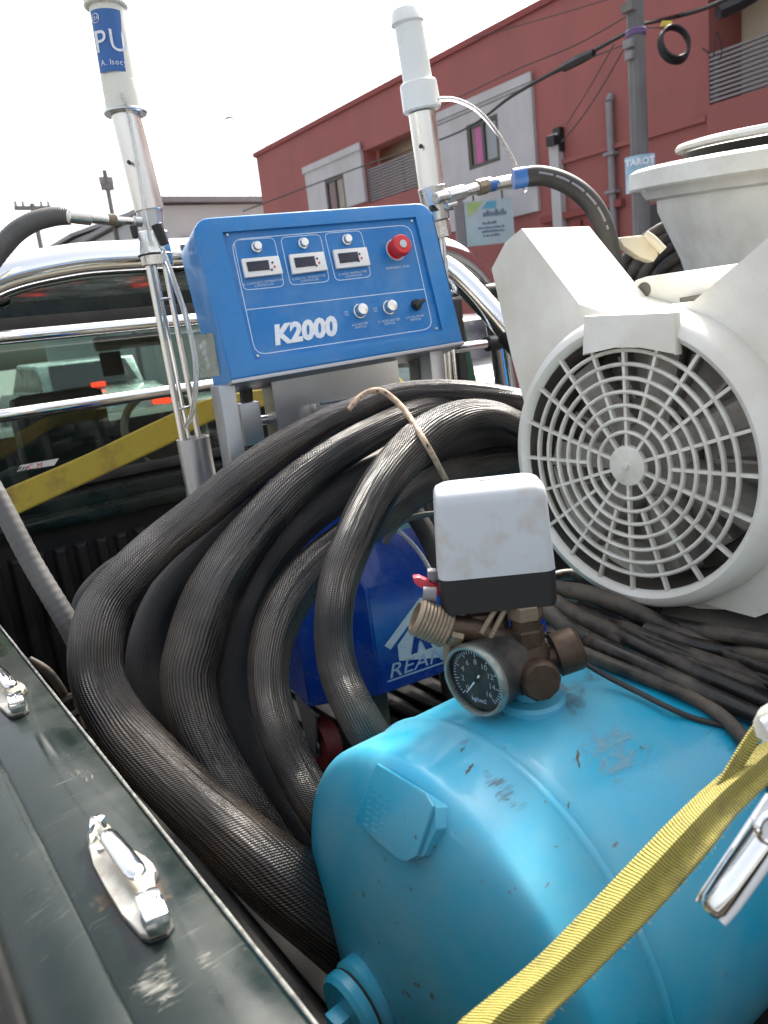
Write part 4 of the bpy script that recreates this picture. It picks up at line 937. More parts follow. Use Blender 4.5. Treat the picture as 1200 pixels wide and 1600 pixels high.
# house mark with R and wordmark (drawn on the housing)
def hq(x, y): return hf(380+x/3.158, 740+y/3.158)
b = MB()
b.poly([hq(873,610), hq(905,625), hq(728,868), hq(697,850)])
b.poly([hq(873,610), hq(1000,668), hq(1100,800), hq(1040,850), hq(905,625)][:4]) if False else None
b.poly([hq(905,640), hq(1010,690), hq(1075,800), hq(1060,900), hq(770,924), hq(762,848)])
b.build('house_mark', K['white_print'], hs_, smooth=0)
text('R', .075, hq(868, 815)-WD*.0012, uh, (0, 0, 1), K['blue_dark'], hs_, shear=.3, bold=.003, name='mark_letter')
text('REANIN', .040, hq(712, 985)-WD*.001, uh, (0, 0, 1), K['print'], hs_, shear=.25, align='LEFT', sx=1.25, name='wordmark')
b = MB(); b.poly([hq(712,1023), hq(1060,903), hq(1060,912), hq(712,1031)]); b.build('underline', K['print'], hs_, smooth=0)
text('HIGH PRESSURE SPRAY FOAM MACHINE', .012, hq(850, 475)+WD*.02 if False else onP(649, 893, F3(0, 0, zs)-Vector((0,0,0))+WD*.0, WD)-WD*.001, uh, (0, 0, 1), K['print'], hs_, ext=.0001) if False else None
# caster under the housing
cp = onP(508, 1158, o0+WD*.10, WD)
cz = FZ+.052
cst = MB().lathe(Vector((cp.x, cp.y, cz))-uh*.02, uh, [(0, 0), (.026, 0), (.05, .004), (.052, .012), (.052, .028), (.05, .036), (.026, .04), (0, .04)], 28).build('caster_wheel', K['caster_red'], mc)
MB().cyl(Vector((cp.x, cp.y, cz))-uh*.024, Vector((cp.x, cp.y, cz))+uh*.024, .022, 16).build('caster_hub', K['steel_box'], cst)
MB().prism([Vector((cp.x, cp.y, 0))-uh*.03-WD*.02+Vector((0, 0, z)) for z in (cz-.005,)] + [Vector((cp.x, cp.y, cz-.005))-uh*.03+WD*.02, Vector((cp.x, cp.y, zb_-.02))-uh*.03+WD*.05, Vector((cp.x, cp.y, zb_-.02))-uh*.03-WD*.05], uh*.004).build('caster_fork', K['steel_box'], cst, smooth=20)
c3 = copy_part(cst, uh*.32)
for s_ in (.01, .36): MB().box(F3(s_, .06, FZ), uh*.03, WD*.03, (0, 0, zb_-FZ-.01)).build('frame_foot', K['grime'], mc, smooth=0)
# pump holder cup
def col(px, py, Y): return onY(px, py, Y)
YL = 1.22
cb0, ct0 = onY(322, 800, YL), onY(301, 684, YL)
axL = (ct0-cb0).normalized()
MB().lathe(cb0-axL*.06, axL, [(0, 0), (.027, 0), (.027, (ct0-cb0).length+.06), (.0245, (ct0-cb0).length+.06), (.0245, .02), (0, .02)], 28).build('pump_holder', K['steel_box'], mc)

# ---------------------------------------------------------------- transfer pumps
def pump(P_, Y, label, name_tube, rows, mats, group='transfer pumps standing by the machine'):
    e = empty('transfer_pump', P_[-1], label, 'pump', group); return e
# left pump: axis through pixel pairs at Y=YL
def Lp(px, py): return onY(px, py, YL)
A = Lp(147, -40); Bq = Lp(232, 400); axl = (A-Bq).normalized(); dl = Bq.dot(FW)
lp = empty('transfer_pump', Lp(300, 690), 'left transfer pump with blue sticker on its white tube, standing in a steel cup', 'pump', 'transfer pumps standing by the machine')
def seg(e, name, m, p, q, w0, w1=None, Y=YL, n=28, bev=.0015):
    a, c = onY(*p, Y), onY(*q, Y); w1 = w0 if w1 is None else w1
    ra_, rb_ = w0*.5/F*a.dot(FW), w1*.5/F*c.dot(FW)
    return MB().cyl(a, c, ra_, n, rb_, bev).build(name, K[m], e)
tube = seg(lp, 'air_motor_tube', 'pvc', (190, 150), (155, -60), 54)
seg(lp, 'top_collar', 'pvc', (166, 13), (155, -60), 66, n=28)
seg(lp, 'lower_collar', 'pvc', (197, 176), (187, 128), 60, 54)
seg(lp, 'flange_ring', 'steel', (197, 180), (196, 174), 66)
seg(lp, 'steel_barrel', 'steel_bright', (234, 330), (196, 178), 45, 45)
seg(lp, 'coupling', 'steel', (240, 372), (232, 322), 36, 42)
seg(lp, 'coupling_nut', 'chrome_old', (244, 398), (239, 362), 50, 48, n=8)
seg(lp, 'lower_nut', 'chrome_old', (247, 416), (244, 396), 48, 50, n=28)
seg(lp, 'rubber_band', 'black', (243, 400), (242.5, 397), 54, 54)
seg(lp, 'clip', 'black', (212, 372), (208, 352), 10, 12, Y=YL-.03)
h = onY(216, 258, YL-.03)
for (p, q, wpx, m) in (((232, 414), (288, 700), 10, 'steel_bright'), ((241, 414), (298, 700), 7, 'chrome'), ((257, 410), (312, 692), 9, 'steel_bright')): seg(lp, 'pump_rod', m, q, p, wpx, n=12, Y=YL-.005)
for t in ((250, 468, 266, 466), (280, 640, 300, 634)): seg(lp, 'rod_clip', 'steel', (t[0], t[1]), (t[2], t[3]), 4, n=8, Y=YL-.012)
p = onY(202, 254, YL-.021)
MB().lathe(p, Vector((-.5, -.85, 0)), [(.0028, -.004), (.0028, .004), (0, .004)], 10).build('port_hole', K['black'], lp)
# sticker wrapped on the tube's left-front
ta, tb = onY(175, 70, YL), onY(188, 122, YL)
rtube = 54*.5/F*ta.dot(FW)+.0006
s_lo, s_hi = onY(182, 120, YL), onY(167, 24, YL); vdir = (s_hi-s_lo).normalized(); vw = Vector((-s_lo.x, -s_lo.y, 0)).normalized(); sr_ = vdir.cross(vw).normalized(); sr_ = sr_ if sr_.dot(CR) > 0 else -sr_
b = MB(); n = 14; rng = [-56+i*(104)/n for i in range(n+1)]
for a0, a1 in zip(rng, rng[1:]):
    d0 = vw*math.cos(R(a0))+sr_*math.sin(R(a0)); d1 = vw*math.cos(R(a1))+sr_*math.sin(R(a1))
    b.poly([s_lo+d0*rtube, s_lo+d1*rtube, s_hi+d1*rtube, s_hi+d0*rtube])
b.build('sticker', K['sticker_blue'], lp, smooth=60)
def curved_text(body, size, t, parent, m, phi0, name='lettering', adv=.62):
    c0 = s_lo+(s_hi-s_lo)*t; ph = phi0
    for ch in body:
        if ch != ' ':
            d = vw*math.cos(ph)+sr_*math.sin(ph); tg = -vw*math.sin(ph)+sr_*math.cos(ph)
            text(ch, size, c0+d*(rtube+.0006), tg, vdir, K[m], parent, name=name, ext=.0001)
        ph += (adv if ch not in 'Il' else adv*.55)*size/rtube
curved_text('PU', .041, .47, lp, 'white_print', R(-33), adv=.62)
curved_text('A.Isocyana', .0105, .14, lp, 'white_print', R(-36), adv=.55)
d = vw*math.cos(R(-38))+sr_*math.sin(R(-38)); MB().torus(s_lo+(s_hi-s_lo)*.86+d*(rtube+.0005), d, .006, .0006, 20, 4).build('emblem', K['white_print'], lp)
curved_text('REA', .007, .86, lp, 'white_print', R(-50))
# hose connector to the left: brass-steel fittings, swivel
for i, (p, q, wpx, m) in enumerate((((208, 345), (222, 347), 16, 'steel'), ((175, 344), (210, 346), 11, 'chrome_old'), ((168, 343), (182, 344), 18, 'tan'), ((138, 340), (170, 344), 16, 'chrome_old'), ((106, 337), (142, 341), 22, 'steel_bright'))): seg(lp, 'hose_fitting', m, p, q, wpx, n=10 if i in (2, 3) else 20, Y=YL-.02)
# clear tube hanging beside the pump, with black end piece
pts = spline([tuple(onY(*q, Y)) for q, Y in (((252, 385), YL-.05), ((272, 440), YL-.06), ((292, 500), YL-.07), ((304, 555), YL-.08), ((306, 600), YL-.08), ((300, 645), YL-.06), ((290, 668), YL-.02))], 8)
o = MB().tube(pts, .0042, 10).build('clear_tube', K['clear'], lp)
MB().cyl(onY(244, 350, YL-.05), onY(258, 383, YL-.05), .0085, 14, .0075, .001).build('tube_plug', K['black'], lp)
pts = spline([tuple(onY(*q, YL-.03)) for q in ((190, 145), (200, 175), (212, 240), (226, 330), (236, 380))], 6)
MB().tube(pts, .0028, 8).build('clear_air_line', K['clear'], lp)

YP = 1.19
rp = empty('transfer_pump', onY(705, 600, YP), 'right transfer pump with plain pale tube, behind the corner of the control box', 'pump', 'transfer pumps standing by the machine')
seg(rp, 'air_motor_tube', 'pvc_w', (655, 140), (635, 20), 46, 45, Y=YP)
seg(rp, 'top_cap', 'pvc_w', (637, 40), (633, 14), 52, 46, Y=YP, bev=.004)
seg(rp, 'lower_collar', 'pvc_w', (660, 174), (653, 128), 60, 58, Y=YP, bev=.003)
seg(rp, 'steel_barrel', 'steel_bright', (676, 305), (659, 176), 40, 42, Y=YP)
seg(rp, 'coupling', 'steel', (684, 345), (674, 292), 38, 44, Y=YP)
seg(rp, 'coupling_nut', 'chrome_old', (690, 372), (685, 345), 34, 34, Y=YP, n=8)
for (p, q, wpx, m) in (((688, 370), (706, 640), 9, 'steel_bright'), ((693, 370), (716, 640), 6, 'chrome'), ((680, 370), (700, 640), 8, 'steel_bright')): seg(rp, 'pump_rod', m, q, p, wpx, n=12, Y=YP)
p = onY(658, 233, YP); vw2 = Vector((-p.x, -p.y, 0)).normalized(); rr2 = 21/F*p.dot(FW)
MB().cyl(p+vw2*(rr2-.002), p+vw2*(rr2+.0006), .004, 14).build('port_hole', K['black'], rp)
MB().box(onY(676, 330, YP-.02), U*.05, V*.012, WD*.01, .002).build('black_clip', K['black'], rp)
for (px, py, ch, m) in ((647, 62, '▲', 'black'), (649, 78, '▲', 'black'), (650, 88, '■', 'print'), (652.5, 105, '▲', 'black')):
    c = onY(px, py, YP); v_ = Vector((-c.x, -c.y, 0)).normalized(); r_ = 23.2/F*c.dot(FW); up_ = (onY(635, 20, YP)-onY(655, 140, YP)).normalized(); s_ = up_.cross(v_).normalized(); s_ = -s_ if s_.dot(CR) < 0 else s_
    c = c+v_*math.cos(R(12))*r_-s_*0+v_*.0012
    b = MB(); z_ = .0042
    b.poly([c-s_*z_*.8-up_*z_, c+s_*z_*.8-up_*z_, c+up_*z_] if ch == '▲' else [c-s_*z_*.8-up_*z_, c+s_*z_*.8-up_*z_, c+s_*z_*.8+up_*z_, c-s_*z_*.8+up_*z_]); b.build('warning_mark', K['frame_dark'] if ch == '▲' else K['sticker_blue'], rp, smooth=0)
# fittings running right
for i, (p, q, wpx, m) in enumerate((((680, 310), (700, 306), 18, 'chrome_old'), ((697, 307), (725, 300), 22, 'steel'), ((722, 301), (748, 293), 17, 'chrome_old'), ((745, 294), (760, 290), 24, 'tan'), ((758, 291), (775, 288), 20, 'sticker_blue'), ((770, 289), (815, 280), 20, 'steel_bright'), ((762, 278), (768, 290), 10, 'chrome'), ((698, 322), (712, 318), 12, 'chrome_old'))):
    seg(rp, 'hose_fitting', m, p, q, wpx, n=8 if i in (1, 3) else 20, Y=YP-.03)
o = MB().tube(*(lambda P_: ([onY(a, c, YP-.04) for a, c in P_], .0042))([(x, y) for x, y in spline([(686, 155), (712, 156), (745, 172), (775, 205), (800, 245), (814, 282), (822, 298)], 6)]), 10).build('clear_hose', K['clear']); tag(o, 'clear plastic hose arching from the right pump down to the black hose end', 'hose')
black_rows = [(806, 279, 27, 1.14), (840, 274, 29, 1.14), (880, 284, 30, 1.13), (915, 308, 31, 1.13), (940, 345, 31, 1.14), (955, 400, 31, 1.16), (965, 470, 31, 1.18)]
P_, r_ = path(black_rows); bh = MB().tube(P_, r_, 18).build('black_hose', K['black_rubber']); tag(bh, 'smooth black rubber hose with pale printing curving behind the white motor cover', 'hose')
P2, r2_ = path([(802, 280, 31, 1.139), (822, 276, 31, 1.139)]); MB().tube(P2, r2_, 16).build('blue_tape', K['sticker_blue'], bh)
b = MB()
for i in range(8, len(P_)-14, 1):
    if i % 5 == 3: continue
    c = P_[i]; t_ = (P_[i+1]-P_[i-1]).normalized(); v_ = -c.normalized(); s_ = t_.cross(v_).normalized(); nrm = (v_-s_*.3).normalized(); s2_ = t_.cross(nrm).normalized()
    c = c+nrm*(r_[i]+.0004); h_ = .0016
    b.poly([c-t_*.0032-s2_*h_, c+t_*.0032-s2_*h_, c+t_*.0032+s2_*h_, c-t_*.0032+s2_*h_])
b.build('printed_marking', K['slat'], bh, smooth=0)
# grey spiral hose on the left
rows = [(108, 337, 27, 1.18), (80, 339, 29, 1.17), (45, 350, 30, 1.16), (10, 378, 31, 1.15), (-40, 450, 32, 1.13), (-75, 560, 33, 1.12), (-60, 680, 34, 1.12), (-5, 775, 31, 1.12), (50, 880, 32, 1.12), (105, 972, 34, 1.12), (140, 1040, 38, 1.13), (170, 1120, 38, 1.13)]
P_, r_ = path(rows, 26)
o = MB().tube(P_, [r*(1+.022*math.sin(i*2.05)) for i, r in enumerate(r_)], 18).build('spiral_hose', K['grey_hose']); tag(o, 'grey ribbed suction hose looping out at the left from the left pump into the bed', 'hose')

# ================================================================== HEATED HOSE COIL
hc = empty('heated_hose_coil', Vector((.5, .95, FZ)), 'big coil of thick black woven heated hose hanging in front of the machine', 'hose coil')
def wobf(seed, amp=.05):
    ph = [random.uniform(0, 6.28) for _ in range(6)]
    return lambda a, L: 1+amp*(.5*math.sin(2*a+7*L+ph[0])+.35*math.sin(3*a-16*L+ph[1])+.3*math.sin(a+27*L+ph[2])) + amp*.28*max(0, math.sin(5*L+ph[3]))*math.sin(9*a+2.4*math.sin(11*L+ph[4])+ph[5])
def hose(rows, m, amp=.05, n=56):
    P_, r_ = path(rows, 14); return MB().tube(P_, r_, n, fn=wobf(0, amp)).build('hose_loop', K[m], hc, smooth=80)
HA = [(870, 665, 48, 1.24), (830, 638, 46, 1.22), (793, 624, 41, 1.20), (723, 613, 36, 1.18), (653, 612, 34, 1.17), (600, 622, 38, 1.16), (560, 639, 42, 1.15), (515, 658, 48, 1.14), (470, 684, 54, 1.13), (424, 712, 58, 1.12), (366, 755, 61, 1.10), (310, 803, 61, 1.08), (255, 848, 62, 1.06), (205, 896, 68, 1.03), (165, 946, 76, 1.01), (149, 1000, 80, .99), (153, 1062, 82, .98), (185, 1126, 86, .96), (238, 1190, 95, .93), (300, 1250, 102, .91), (370, 1312, 112, .89), (445, 1382, 122, .88), (520, 1440, 126, .90), (600, 1500, 126, .93)]
HB = [(770, 650, 40, 1.22), (720, 632, 40, 1.20), (690, 636, 42, 1.18), (650, 646, 44, 1.16), (600, 668, 50, 1.14), (550, 695, 55, 1.12), (500, 728, 60, 1.10), (450, 768, 66, 1.08), (405, 818, 72, 1.06), (362, 875, 77, 1.04), (328, 935, 82, 1.02), (305, 1000, 86, 1.01), (292, 1060, 84, 1.0), (306, 1125, 80, .99), (338, 1190, 76, .98), (378, 1255, 72, .97), (425, 1325, 70, .97), (480, 1400, 70, .98)]
HB2 = [(420, 760, 50, 1.17), (370, 810, 54, 1.16), (318, 862, 56, 1.14), (270, 915, 56, 1.12), (238, 975, 58, 1.10), (226, 1040, 60, 1.08), (245, 1110, 60, 1.06), (285, 1180, 60, 1.05), (340, 1250, 60, 1.05)]
HD = [(870, 720, 40, 1.25), (813, 687, 40, 1.23), (770, 680, 40, 1.21), (735, 688, 42, 1.19), (690, 706, 44, 1.18), (640, 722, 50, 1.17), (590, 740, 56, 1.16), (540, 766, 60, 1.14), (490, 800, 62, 1.12), (448, 842, 62, 1.10), (413, 892, 62, 1.09), (385, 950, 60, 1.07), (368, 1010, 60, 1.06), (362, 1070, 60, 1.05), (372, 1130, 60, 1.04), (400, 1195, 60, 1.03), (440, 1260, 62, 1.03), (490, 1330, 62, 1.03)]
HE = [(880, 740, 48, 1.26), (813, 722, 50, 1.22), (760, 724, 48, 1.19), (715, 736, 48, 1.16), (675, 754, 50, 1.14), (636, 776, 54, 1.12), (595, 805, 58, 1.10), (545, 842, 60, 1.08), (500, 878, 62, 1.06), (465, 920, 66, 1.04), (438, 968, 68, 1.02), (422, 1025, 66, 1.0), (421, 1085, 64, .98), (436, 1145, 66, .96), (464, 1205, 68, .95), (500, 1265, 70, .94), (545, 1330, 70, .95)]
HF = [(880, 700, 36, 1.20), (813, 664, 38, 1.17), (775, 648, 42, 1.15), (735, 648, 50, 1.13), (695, 662, 60, 1.10), (655, 690, 68, 1.07), (612, 735, 66, 1.04), (577, 790, 64, 1.01), (550, 850, 62, .98), (530, 905, 60, .96), (522, 960, 59, .94), (524, 1015, 60, .93), (535, 1062, 62, .92), (553, 1104, 64, .91), (575, 1145, 66, .91), (610, 1200, 66, .93)]
HG = [(200, 880, 40, 1.2), (165, 905, 40, 1.2), (135, 945, 42, 1.19), (130, 1010, 42, 1.18)]
hose(HA, 'hose', .085); hose(HB, 'hose2', .08); hose(HB2, 'hose_smooth', .05); hose(HD, 'hose_smooth', .05); hose(HE, 'hose', .085); hose(HF, 'hose2', .08); hose(HG, 'hose_smooth', .03)
# short connecting lines behind the coil
for rows, m, lab, cat in (([(690, 905, 30, 1.24), (675, 850, 32, 1.26), (640, 790, 32, 1.28)], 'black_rubber', 'short black hose running down over the deep blue housing', 'hose'),
    ([(700, 800, 8, 1.2), (655, 806, 10, 1.2), (625, 818, 10, 1.2), (600, 850, 10, 1.2)], 'grey_hose', 'grey cable curving over the deep blue housing', 'cable'),
    ([(618, 825, 7, 1.21), (640, 845, 7, 1.21), (660, 870, 7, 1.2), (680, 905, 7, 1.18)], 'clear', 'clear thin tube curving down over the deep blue housing', 'tube')):
    P_, r_ = path(rows); tag(MB().tube(P_, r_, 12).build('connecting_line', K[m]), lab, cat)
o = MB().box(onP(690, 812, o0+WD*.03, WD), -uh*.11, Vector((0, 0, .045))-uh*.01, WD*.004).build('warning_label', K['steel_box']); put(o, mc)
# tan rope round the coil
rows = [(545, 640, 8, 1.09), (565, 618, 9, 1.10), (592, 610, 9.5, 1.11), (618, 626, 9.5, 1.11), (640, 652, 9.5, 1.08), (660, 684, 10, 1.03), (678, 715, 10, 1.04), (692, 742, 10, 1.07), (696, 752, 10, 1.09), (690, 775, 10, 1.13)]
P_, r_ = path(rows, 10); rp_ = MB().tube(P_, r_, 12).build('tie_rope', K['rope']); tag(rp_, 'tan rope with dark flecks tied over the hose coil', 'rope')
b = MB()
for i in range(4, len(P_)-12, 5):
    t_ = (P_[i+1]-P_[i]).normalized(); v_ = -P_[i].normalized(); s_ = t_.cross(v_).normalized(); c = P_[i]+v_*(r_[i]+.0002)+s_*random.uniform(-.001, .001)
    b.poly([c-t_*.0032-s_*.0012, c+t_*.0012-s_*.0014, c+t_*.0034+s_*.0010, c-t_*.001+s_*.0014])
b.build('fleck', K['black'], rp_, smooth=0)
# small cable coil at the rail and loose line
P_, r_ = path([(45, 1030, 12, 1.05), (75, 1050, 14, 1.06), (100, 1085, 14, 1.07), (130, 1140, 14, 1.08), (170, 1200, 14, 1.08)]); tag(MB().tube(P_, r_, 12).build('loose_cable', K['cable']), 'thin black cable curving down between rail and coil', 'cable')
c = at(128, 1110, 1.09); b = MB()
for i in range(6): b.torus(c+Vector((.0, -.012*i, -.02*i)), Vector((.2, 1, .4)), .032, .006, 24, 6)
tag(b.build('spring_cable', K['cable']), 'small spring-wound black cable between the rail and the outer hose', 'cable')
# ================================================================== COMPRESSOR
TY, TZ, TR = .520, -.614, .218
XS0, HD_ = .367, .056
cm = empty('air_compressor', (.7, TY, FZ), 'sky blue air compressor tank with white motor mounted above it', 'air compressor')
def tankp(prof, name='tank_shell', n=96):
    b = MB(); b.lathe((XS0, TY, TZ), (1, 0, 0), prof, n); return b.build(name, K['tank'], cm, smooth=50)
prof = []; ne = 2.0
for i in range(25):
    a = math.pi/2*(1-i/24); prof.append((TR*max(math.cos(a), 0)**(2/ne) if i else 0, -HD_*math.sin(a)**(2/ne) if a > 0 else 0))
prof[-1] = (TR, 0)
GW = .070
prof += [(TR, .01), (TR, GW-.0075), (TR+.0018, GW-.0055), (TR+.0032, GW-.001), (TR+.0022, GW+.003), (TR-.001, GW+.0045), (TR, GW+.006), (TR, GW+.02), (TR, .3), (TR, .62)]
for i in range(12):
    a = math.pi/2*(i+1)/12; prof.append((TR*math.cos(a)**(2/ne) if i < 11 else 0, .62+HD_*math.sin(a)**(2/ne)))
tankp(prof)
def tsurf(x, ang, off=0.):
    return Vector((x, TY+(TR+off)*math.cos(ang), TZ+(TR+off)*math.sin(ang)))
# nameplate bracket on the head
def thead(px, py, off=0.):
    """point of the left head under a pixel (numeric)"""
    r = ray(px, py); lo = None; t = .3
    while t < 1.5:
        p = r*t; rad = math.hypot(p.y-TY, p.z-TZ)
        if rad < TR+off:
            lim = XS0-HD_*(max(0, 1-(rad/(TR+off))**ne))**(1/ne)-off
            if p.x > lim: return p
        elif False: pass
        t += .0004
    return r*.8
hn = Vector((-1, -.12, .25)).normalized()
pl4 = [thead(*q) for q in ((572, 1190), (665, 1250), (640, 1345), (552, 1285))]
cpl = sum(pl4, Vector())/4; nrm = (pl4[1]-pl4[0]).cross(pl4[3]-pl4[0]).normalized(); nrm = nrm if nrm.dot(ray(600, 1260)) < 0 else -nrm
pls = [onP(*q, cpl+nrm*.013, nrm) for q in ((588, 1193), (664, 1239), (676, 1260), (650, 1338), (634, 1346), (622, 1343), (556, 1286), (554, 1276))]
pk = MB().prism(pls, -nrm*.004, .001).build('name_plate', K['tank'], cm)
MB().prism([onP(*q, cpl+nrm*.0085, nrm) for q in ((594, 1204), (660, 1244), (680, 1262), (682, 1296), (662, 1338), (640, 1346), (575, 1296))], -nrm*.022, .001).build('plate_backing', K['tank'], cm)
u1 = (pls[1]-pls[0]).normalized()
b = MB()
for i in range(7):
    for k in range(3):
        c = cpl+nrm*.0132+u1*(-.014+k*.012)+nrm.cross(u1)*(-.018+i*.0055)
        b.box(c, u1*random.uniform(.005, .010), nrm.cross(u1)*.0012, nrm*.0003)
b.build('embossed_marks', K['tank'], pk, smooth=0)
# plug on the lower head
pc_ = thead(578, 1556); pn = Vector((-1, -.05, -.06)).normalized()
pc_ = pc_+Vector((.012, 0, 0))
MB().lathe(pc_, pn, [(0, 0), (.044, 0), (.044, .022), (.040, .026), (.039, .0265), (.039, .029), (.0415, .030), (.0415, .040), (.037, .045), (0, .045)], 36).build('tank_plug', K['tank'], cm)
u2 = Vector((0, 0, 1)); u2 = (u2-pn*u2.dot(pn)).normalized(); u3 = pn.cross(u2)
MB().torus(pc_+pn*.0278, pn, .0395, .0014, 36, 6).build('seal_ring', K['black_rubber'], cm)
MB().box(pc_+pn*.041-u2*.011-u3*.011, u2*.022, u3*.022, pn*.02, .002).build('plug_head', K['tank'], cm)
# bung with its flange
bx = onP(830, 1100, Vector((0, TY, 0)), Vector((0, 1, 0)))
BX = bx.x
# paint chip streaks
def chip(px, py, L, wd, ang):
    r = ray(px, py); t = .3
    while t < 1.5:
        p = r*t
        if math.hypot(p.y-TY, p.z-TZ) < TR and p.x > XS0: break
        t += .0004
    a = math.atan2(p.z-TZ, p.y-TY); nr = Vector((0, math.cos(a), math.sin(a))); tg = Vector((0, -math.sin(a), math.cos(a))); ax = Vector((1, 0, 0))
    d = ax*math.cos(ang)+tg*math.sin(ang); s = nr.cross(d); b = MB(); N = 7; tp = []; bt = []
    for i in range(N+1):
        f_ = i/N-.5; w_ = wd*(1-abs(f_)*1.2)*random.uniform(.6, 1.1)
        c = p+d*L*f_+nr*.0008+s*wd*.5*math.sin(i*1.3); tp.append(c+s*w_); bt.append(c-s*w_)
    for i in range(N): b.poly([bt[i], bt[i+1], tp[i+1], tp[i]])
    b.build('paint_chip', K['chipm'], cm, smooth=0)
def tank_patch(x0, x1, a0, a1, m, name, k=10):
    b = MB(); g = [[b.bm.verts.new(tsurf(x0+(x1-x0)*i/k, R(a0+(a1-a0)*j/k), .0007)) for j in range(k+1)] for i in range(k+1)]
    for i in range(k):
        for j in range(k): b.bm.faces.new([g[i][j], g[i+1][j], g[i+1][j+1], g[i][j+1]])
    return b.build(name, m, cm, smooth=60)
tank_patch(BX-.10, BX+.13, 74, 108, splat('grey_brown_dust', (.16, .15, .13), .50, 22, (1, 1, 1), 0, 1.3), 'dust_stain')
tank_patch(XS0+.08, XS0+.24, 100, 136, splat('pale_rub_mark', (.22, .42, .50), .52, 30, (1, 3, 1), .5), 'rub_mark')
tank_patch(XS0+.005, XS0+.068, 92, 128, splat('brown_scrape', (.16, .11, .08), .60, 60, (1, 5, 1), .4), 'scrape_mark')
tank_patch(XS0+.20, XS0+.42, 112, 150, splat('grey_scrape', (.10, .16, .20), .60, 40, (1, 3, 1), .2), 'scrape_mark')
K['chipm'] = mat('brown_chip', (.12, .075, .045), .7, var=.3, vs=200)
for q in ((903, 1186, .020, .0016, 2.35), (852, 1245, .014, .0012, 2.5), (888, 1258, .007, .0009, 2.5), (735, 1200, .012, .0012, 2.7), (722, 1172, .009, .0010, 2.8), (637, 1128, .010, .0011, 2.8), (648, 1123, .008, .0009, 2.8), (1002, 1168, .004, .001, 1), (730, 1206, .010, .0009, 2.7)): chip(*q)
bt = MB().lathe((BX, TY, TZ+TR-.005), (0, 0, 1), [(.036, 0), (.036, .009), (.033, .0125), (.0215, .0135), (.019, .011), (.019, .030), (.017, .033), (0, .033)], 36); bt.build('tank_bung', K['tank'], cm)
BT = Vector((BX, TY, TZ+TR+.026))
# ---- fittings above the bung
CAMR = Vector((CR.x, CR.y, 0)).normalized(); CAMF = Vector((FW.x, FW.y, 0)).normalized()
def hexn(o, ax, r, L, m, name, n=6, bev=.0015): return MB().cyl(o, Vector(o)+Vector(ax).normalized()*L, r, n, bev=bev).build(name, K[m], cm)
Zc = onP(836, 1045, BT, CAMF).z
MB().cyl(BT, BT+Vector((0, 0, .02)), .016, 20).build('nipple', K['brass'], cm)
MB().lathe((BX, TY, Zc-.035), (0, 0, 1), [(0, .010), (.017, .012), (.024, .022), (.026, .034), (.024, .05), (.020, .066), (0, .07)], 10).build('manifold_body', K['brass'], cm)
CM = Vector((BX, TY, Zc))
kn = CM-CAMF*.02
MB().lathe(CM, -CAMF+CAMR*.15+Vector((0,0,.1)), [(.016, 0), (.016, .022), (.021, .024), (.021, .036), (.018, .040), (0, .041)], 10).build('front_plug', K['brass'], cm)
MB().lathe(CM+Vector((0, 0, .006)), CAMR*1+CAMF*.1+Vector((0, 0, .20)), [(.013, 0), (.013, .028), (.0225, .029), (.0225, .052), (.019, .056), (0, .056)], 24).build('side_plug', K['brass'], cm)
st0 = CM+Vector((0, 0, .03))
MB().cyl(st0, st0+Vector((0, 0, .018)), .019, 6, bev=.002).build('hex_fitting', K['brass'], cm)
MB().cyl(st0+Vector((0, 0, .018)), st0+Vector((0, 0, .034)), .015, 20).build('stem', K['brass'], cm)
NECK = st0.copy()
# left branch to the knurled brass connector
el = P0_ = onP(770, 985, CM, CAMF)
MB().tube(spline([tuple(CM+Vector((0, 0, .02))), tuple(onP(790, 1000, CM, CAMF)), tuple(onP(748, 985, CM, CAMF)), tuple(onP(705, 980, CM, CAMF))], 6), .0125, 16).build('elbow', K['brass'], cm)
a_, c_ = onP(702, 985, CM, CAMF), onP(648, 962, CM, CAMF)
b = MB(); ax_ = (c_-a_); L_ = ax_.length
pr = [(0, 0)]
for i in range(19): pr.append((.0185+(.0012 if i % 2 else 0), .002+i*(L_-.004)/18))
pr += [(.0145, L_), (.0145, L_-.01), (0, L_-.01)]
b.lathe(a_, ax_, pr, 28); b.build('knurled_connector', K['tan'], cm)
MB().cyl(onP(722, 990, CM, CAMF), a_, .015, 6, bev=.001).build('hex_fitting', K['tan'], cm)
# thin vertical pipe left of the gauge
MB().tube(spline([tuple(onP(*q, CM+CAMF*.012, CAMF)) for q in ((706, 945), (706, 985), (702, 1020), (704, 1055), (712, 1075))], 6), .0062, 12).build('thin_pipe', K['tan'], cm)
# valve bodies
for (q, r, m, ax) in (((748, 972), .014, 'brass', CAMR), ((770, 985), .016, 'brass', Vector((0, 0, 1))), ((735, 1000), .012, 'brass', CAMF)):
    p = onP(*q, CM+CAMF*.01, CAMF); MB().lathe(p-Vector(ax)*r, ax, [(0, 0), (r, .002), (r*1.05, r), (r, 2*r), (0, 2*r+.002)], 8).build('valve_body', K[m], cm)
for q0, q1 in (((765, 1000), (790, 950)), ((752, 990), (775, 950))):
    MB().cyl(onP(*q0, CM-CAMF*.012, CAMF), onP(*q1, CM-CAMF*.006, CAMF), .003, 8).build('brass_tie', K['tan'], cm)
